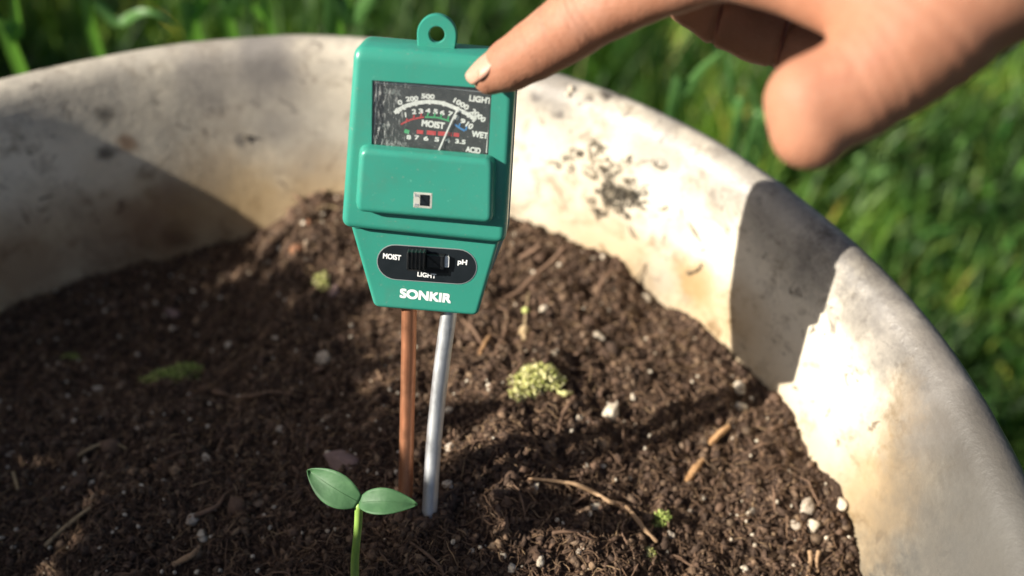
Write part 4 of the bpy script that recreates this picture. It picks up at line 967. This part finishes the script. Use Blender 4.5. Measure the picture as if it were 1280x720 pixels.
# ---------------------------------------------------------------- grass
def blades(name, n, seed, xr, yr, hr, wr, m, lean=.6, segs=4, keepf=None, lowf=None):
    rs = np.random.RandomState(seed); x = rs.uniform(*xr, n); y = rs.uniform(*yr, n)
    ok = np.hypot(x-POT_C[0], y-POT_C[1]) > .285 - .06*rs.rand(n)
    if keepf is not None: ok &= keepf(x, y, rs)
    x, y = x[ok], y[ok]; n = len(x)
    clump = fbm(x*7, y*7, 0, 3, 51); h = rs.uniform(*hr, n)*(1+.6*clump).clip(.35, 1.7)*(1-.5*sstep(.2, .5, x))
    wd = rs.uniform(*wr, n); th = rs.uniform(0, 2*np.pi, n)+1.2*clump; le = rs.uniform(.15, 1, n)*lean
    s = np.linspace(0, 1, segs+1)
    dx, dy = np.cos(th), np.sin(th); f = h[:, None]*le[:, None]*s[None]**1.8*1.1; zz = h[:, None]*(s[None]-.35*le[:, None]*s[None]**3)
    P_ = np.stack([x[:, None]+dx[:, None]*f, y[:, None]+dy[:, None]*f, GZ-.003+zz], -1)
    tw = rs.uniform(-.8, .8, n); sdx, sdy = np.cos(th+np.pi/2+tw), np.sin(th+np.pi/2+tw)
    ww = wd[:, None]*np.sin(np.pi*(.22+.78*s))[None]**.8/2; ww[:, -1] = .0001
    off = np.stack([sdx[:, None]*ww, sdy[:, None]*ww, 0*ww], -1)
    V = np.stack([P_-off, P_+off], 2); k = (segs+1)*2; i0 = (np.arange(n)*k)[:, None]
    b_ = np.arange(segs)*2; F = np.stack([i0+b_, i0+b_+1, i0+b_+3, i0+b_+2], -1).reshape(-1, 4)
    return tag(mesh_np(name, V.reshape(-1, 3), F, m), kind='stuff')
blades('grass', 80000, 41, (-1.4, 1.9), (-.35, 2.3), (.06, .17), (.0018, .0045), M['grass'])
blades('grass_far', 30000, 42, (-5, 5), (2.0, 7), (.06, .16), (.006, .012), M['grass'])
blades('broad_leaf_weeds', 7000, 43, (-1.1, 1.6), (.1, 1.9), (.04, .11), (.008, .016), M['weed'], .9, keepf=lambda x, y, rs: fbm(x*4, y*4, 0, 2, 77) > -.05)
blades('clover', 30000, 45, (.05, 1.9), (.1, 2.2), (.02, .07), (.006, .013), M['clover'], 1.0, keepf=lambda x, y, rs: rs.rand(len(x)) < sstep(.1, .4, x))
# single long blades that stand out in the photograph
def long_blade(pix, dists, wd, label):
    P_ = curve_pts([at(a_, b_, d_) for (a_, b_), d_ in zip(pix, dists)], 16); T = np.gradient(P_, axis=0); T /= np.linalg.norm(T, axis=1)[:, None]
    V = []; F = []
    for i, p in enumerate(P_):
        f = i/15; vv = -p/np.linalg.norm(p); s_ = np.cross(T[i], vv+np.array([.3, 0, .2])); s_ /= np.linalg.norm(s_); nrm = np.cross(s_, T[i]); w_ = wd/2*(1-f**3)*(.7+.3*min(1, f*5))+.0001
        V += [p-s_*w_, p+nrm*w_*.35, p+s_*w_]
    for i in range(15):
        for j in (0, 1): F.append([i*3+j, i*3+j+1, i*3+3+j+1, i*3+3+j])
    o = frompy('grass_blade', V, F, M['blade']); tag(o, label, 'grass blade')
def rooted(pix, dists, *a_):           # add a foot that reaches the lawn
    p = at(*pix[0], dists[0]); g = np.array([p[0], p[1]+.01, GZ]); fw = g[1]*math.cos(PITCH)-g[2]*math.sin(PITCH); up = g[1]*math.sin(PITCH)+g[2]*math.cos(PITCH)
    long_blade([(640+FPX*g[0]/fw, 360-FPX*up/fw)]+pix, [np.linalg.norm(g)]+dists, *a_)
rooted([(838, 150), (855, 118), (878, 85), (905, 62)], [.70, .69, .68, .67], .008, 'broad green grass blade leaning right just left of the thumb')
rooted([(918, 175), (917, 130), (912, 90), (908, 60)], [.74, .73, .72, .72], .006, 'upright grass blade behind the gap between pot rim and thumb')
rooted([(935, 195), (945, 165), (965, 142), (990, 132)], [.72, .71, .70, .70], .006, 'grass blade bending right above the rim, under the thumb')
rooted([(950, 190), (945, 140), (938, 100), (936, 85)], [.76, .75, .74, .73], .005, 'thin upright grass blade nearest the left side of the thumb')
rooted([(25, 88), (22, 50), (18, 10), (14, -30)], [.72, .71, .70, .69], .008, 'upright grass blade at the top left corner')
rooted([(120, 60), (150, 30), (185, 14), (222, 35)], [.74, .72, .70, .70], .007, 'arched grass blade over the rim at the upper left')
rooted([(290, 50), (292, 25), (297, 0), (303, -30)], [.72, .71, .70, .70], .008, 'upright grass blade above the rim at the upper left middle')
rooted([(245, 60), (250, 20), (250, -20), (246, -40)], [.76, .75, .74, .73], .012, 'widest bright grass blade above the rim at the upper left')
rooted([(420, 60), (440, 25), (462, 2), (480, -20)], [.66, .65, .64, .64], .012, 'yellow green grass blade touching the rim left of the meter')
rooted([(340, 50), (330, 25), (312, 5), (290, -12)], [.74, .73, .72, .72], .006, 'thin grass blade leaning left above the rim')

# ---------------------------------------------------------------- unseen shrub added left of the pot, top shaped to shade the left soil
def shrub():
    rs = np.random.RandomState(3); e = empty('shade_shrub', (-.66, .0, GZ)); tag(e, 'dense unseen shrub added left of the pot to shade its soil', 'shrub')
    n = 17000; x = rs.uniform(-.74, -.60, n); y = rs.uniform(-.75, .30, n)
    y66 = y-(x+.66)*math.tan(SUN_AZ)
    top = np.interp(y66, [-.8, -.3, -.03, .016, .05, .095, .132, .182, .221, .26, .30], [.50, .40, .074, .074, .070, .044, .020, -.004, -.02, -.12, -.3])  # tall front end added to keep skylight off the left soil
    top = top-(x+.66)*math.tan(SUN_EL)/math.cos(SUN_AZ)-.006+.012*fbm(y*14, x*14, 0, 3, 9)
    z = GZ+.02+(top-GZ-.02)*rs.rand(n)**.6
    c_ = np.stack([x, y, z], 1); R = rot_rand(n, rs); L_ = rs.uniform(.022, .036, n); lf = np.array([[0, 0, 0], [.35, .28, .03], [.75, .22, .03], [1, 0, 0], [.75, -.22, .03], [.35, -.28, .03], [.5, 0, -.03]])
    V = np.einsum('nij,kj->nki', R, lf)*L_[:, None, None]+c_[:, None]; i0 = (np.arange(n)*7)[:, None, None]
    F = i0+np.array([[0, 1, 6], [1, 2, 6], [2, 3, 6], [3, 4, 6], [4, 5, 6], [5, 0, 6]])[None]
    o = mesh_np('foliage', V.reshape(-1, 3), F.reshape(-1, 3), M['shrub']); o['kind'] = 'stuff'; kid(o, e)
    for i in range(9):
        x0, y0 = rs.uniform(-.74, -.6), -.65+i*.115; t_ = float(np.interp(y0, [-.8, -.3, .04, .3], [.1, .1, 0, -.2]))
        kid(tube('stem', [(x0, y0, GZ-.01), (x0+.01, y0+.01, GZ+.2), (x0-.01, y0-.01, t_-.05)], [.006, .004, .002], M['twig']), e)
shrub()
def far_shade_shrub():  # unseen, added to put the upper left grass in shade
    rs = np.random.RandomState(8); e = empty('shade_shrub', (-1.25, .75, GZ)); tag(e, 'loose low unseen shrub added beyond the left side to darken the grass', 'shrub')
    n = 7000; u = rs.normal(size=(n, 3)); u /= np.linalg.norm(u, axis=1)[:, None]; u *= rs.uniform(.5, 1, (n, 1))
    c_ = np.stack([-1.25+u[:, 0]*.24, .72+u[:, 1]*.55, GZ+.30+u[:, 2]*.30], 1); c_[:, 2] += .05*fbm(c_[:, 1]*9, c_[:, 0]*9, 0, 3, 4)
    R = rot_rand(n, rs); L_ = rs.uniform(.025, .045, n); lf = np.array([[0, 0, 0], [.35, .28, .03], [.75, .22, .03], [1, 0, 0], [.75, -.22, .03], [.35, -.28, .03], [.5, 0, -.03]])
    V = np.einsum('nij,kj->nki', R, lf)*L_[:, None, None]+c_[:, None]; i0 = (np.arange(n)*7)[:, None, None]
    F = i0+np.array([[0, 1, 6], [1, 2, 6], [2, 3, 6], [3, 4, 6], [4, 5, 6], [5, 0, 6]])[None]
    o = mesh_np('foliage', V.reshape(-1, 3), F.reshape(-1, 3), M['shrub']); o['kind'] = 'stuff'; kid(o, e)
    for i in range(5): kid(tube('stem', [(-1.25, .72+(i-2)*.05, GZ-.01), (-1.25+.02*i-.04, .72+(i-2)*.12, GZ+.2), (-1.22, .72+(i-2)*.2, GZ+.42)], [.008, .005, .002], M['twig']), e)
far_shade_shrub()
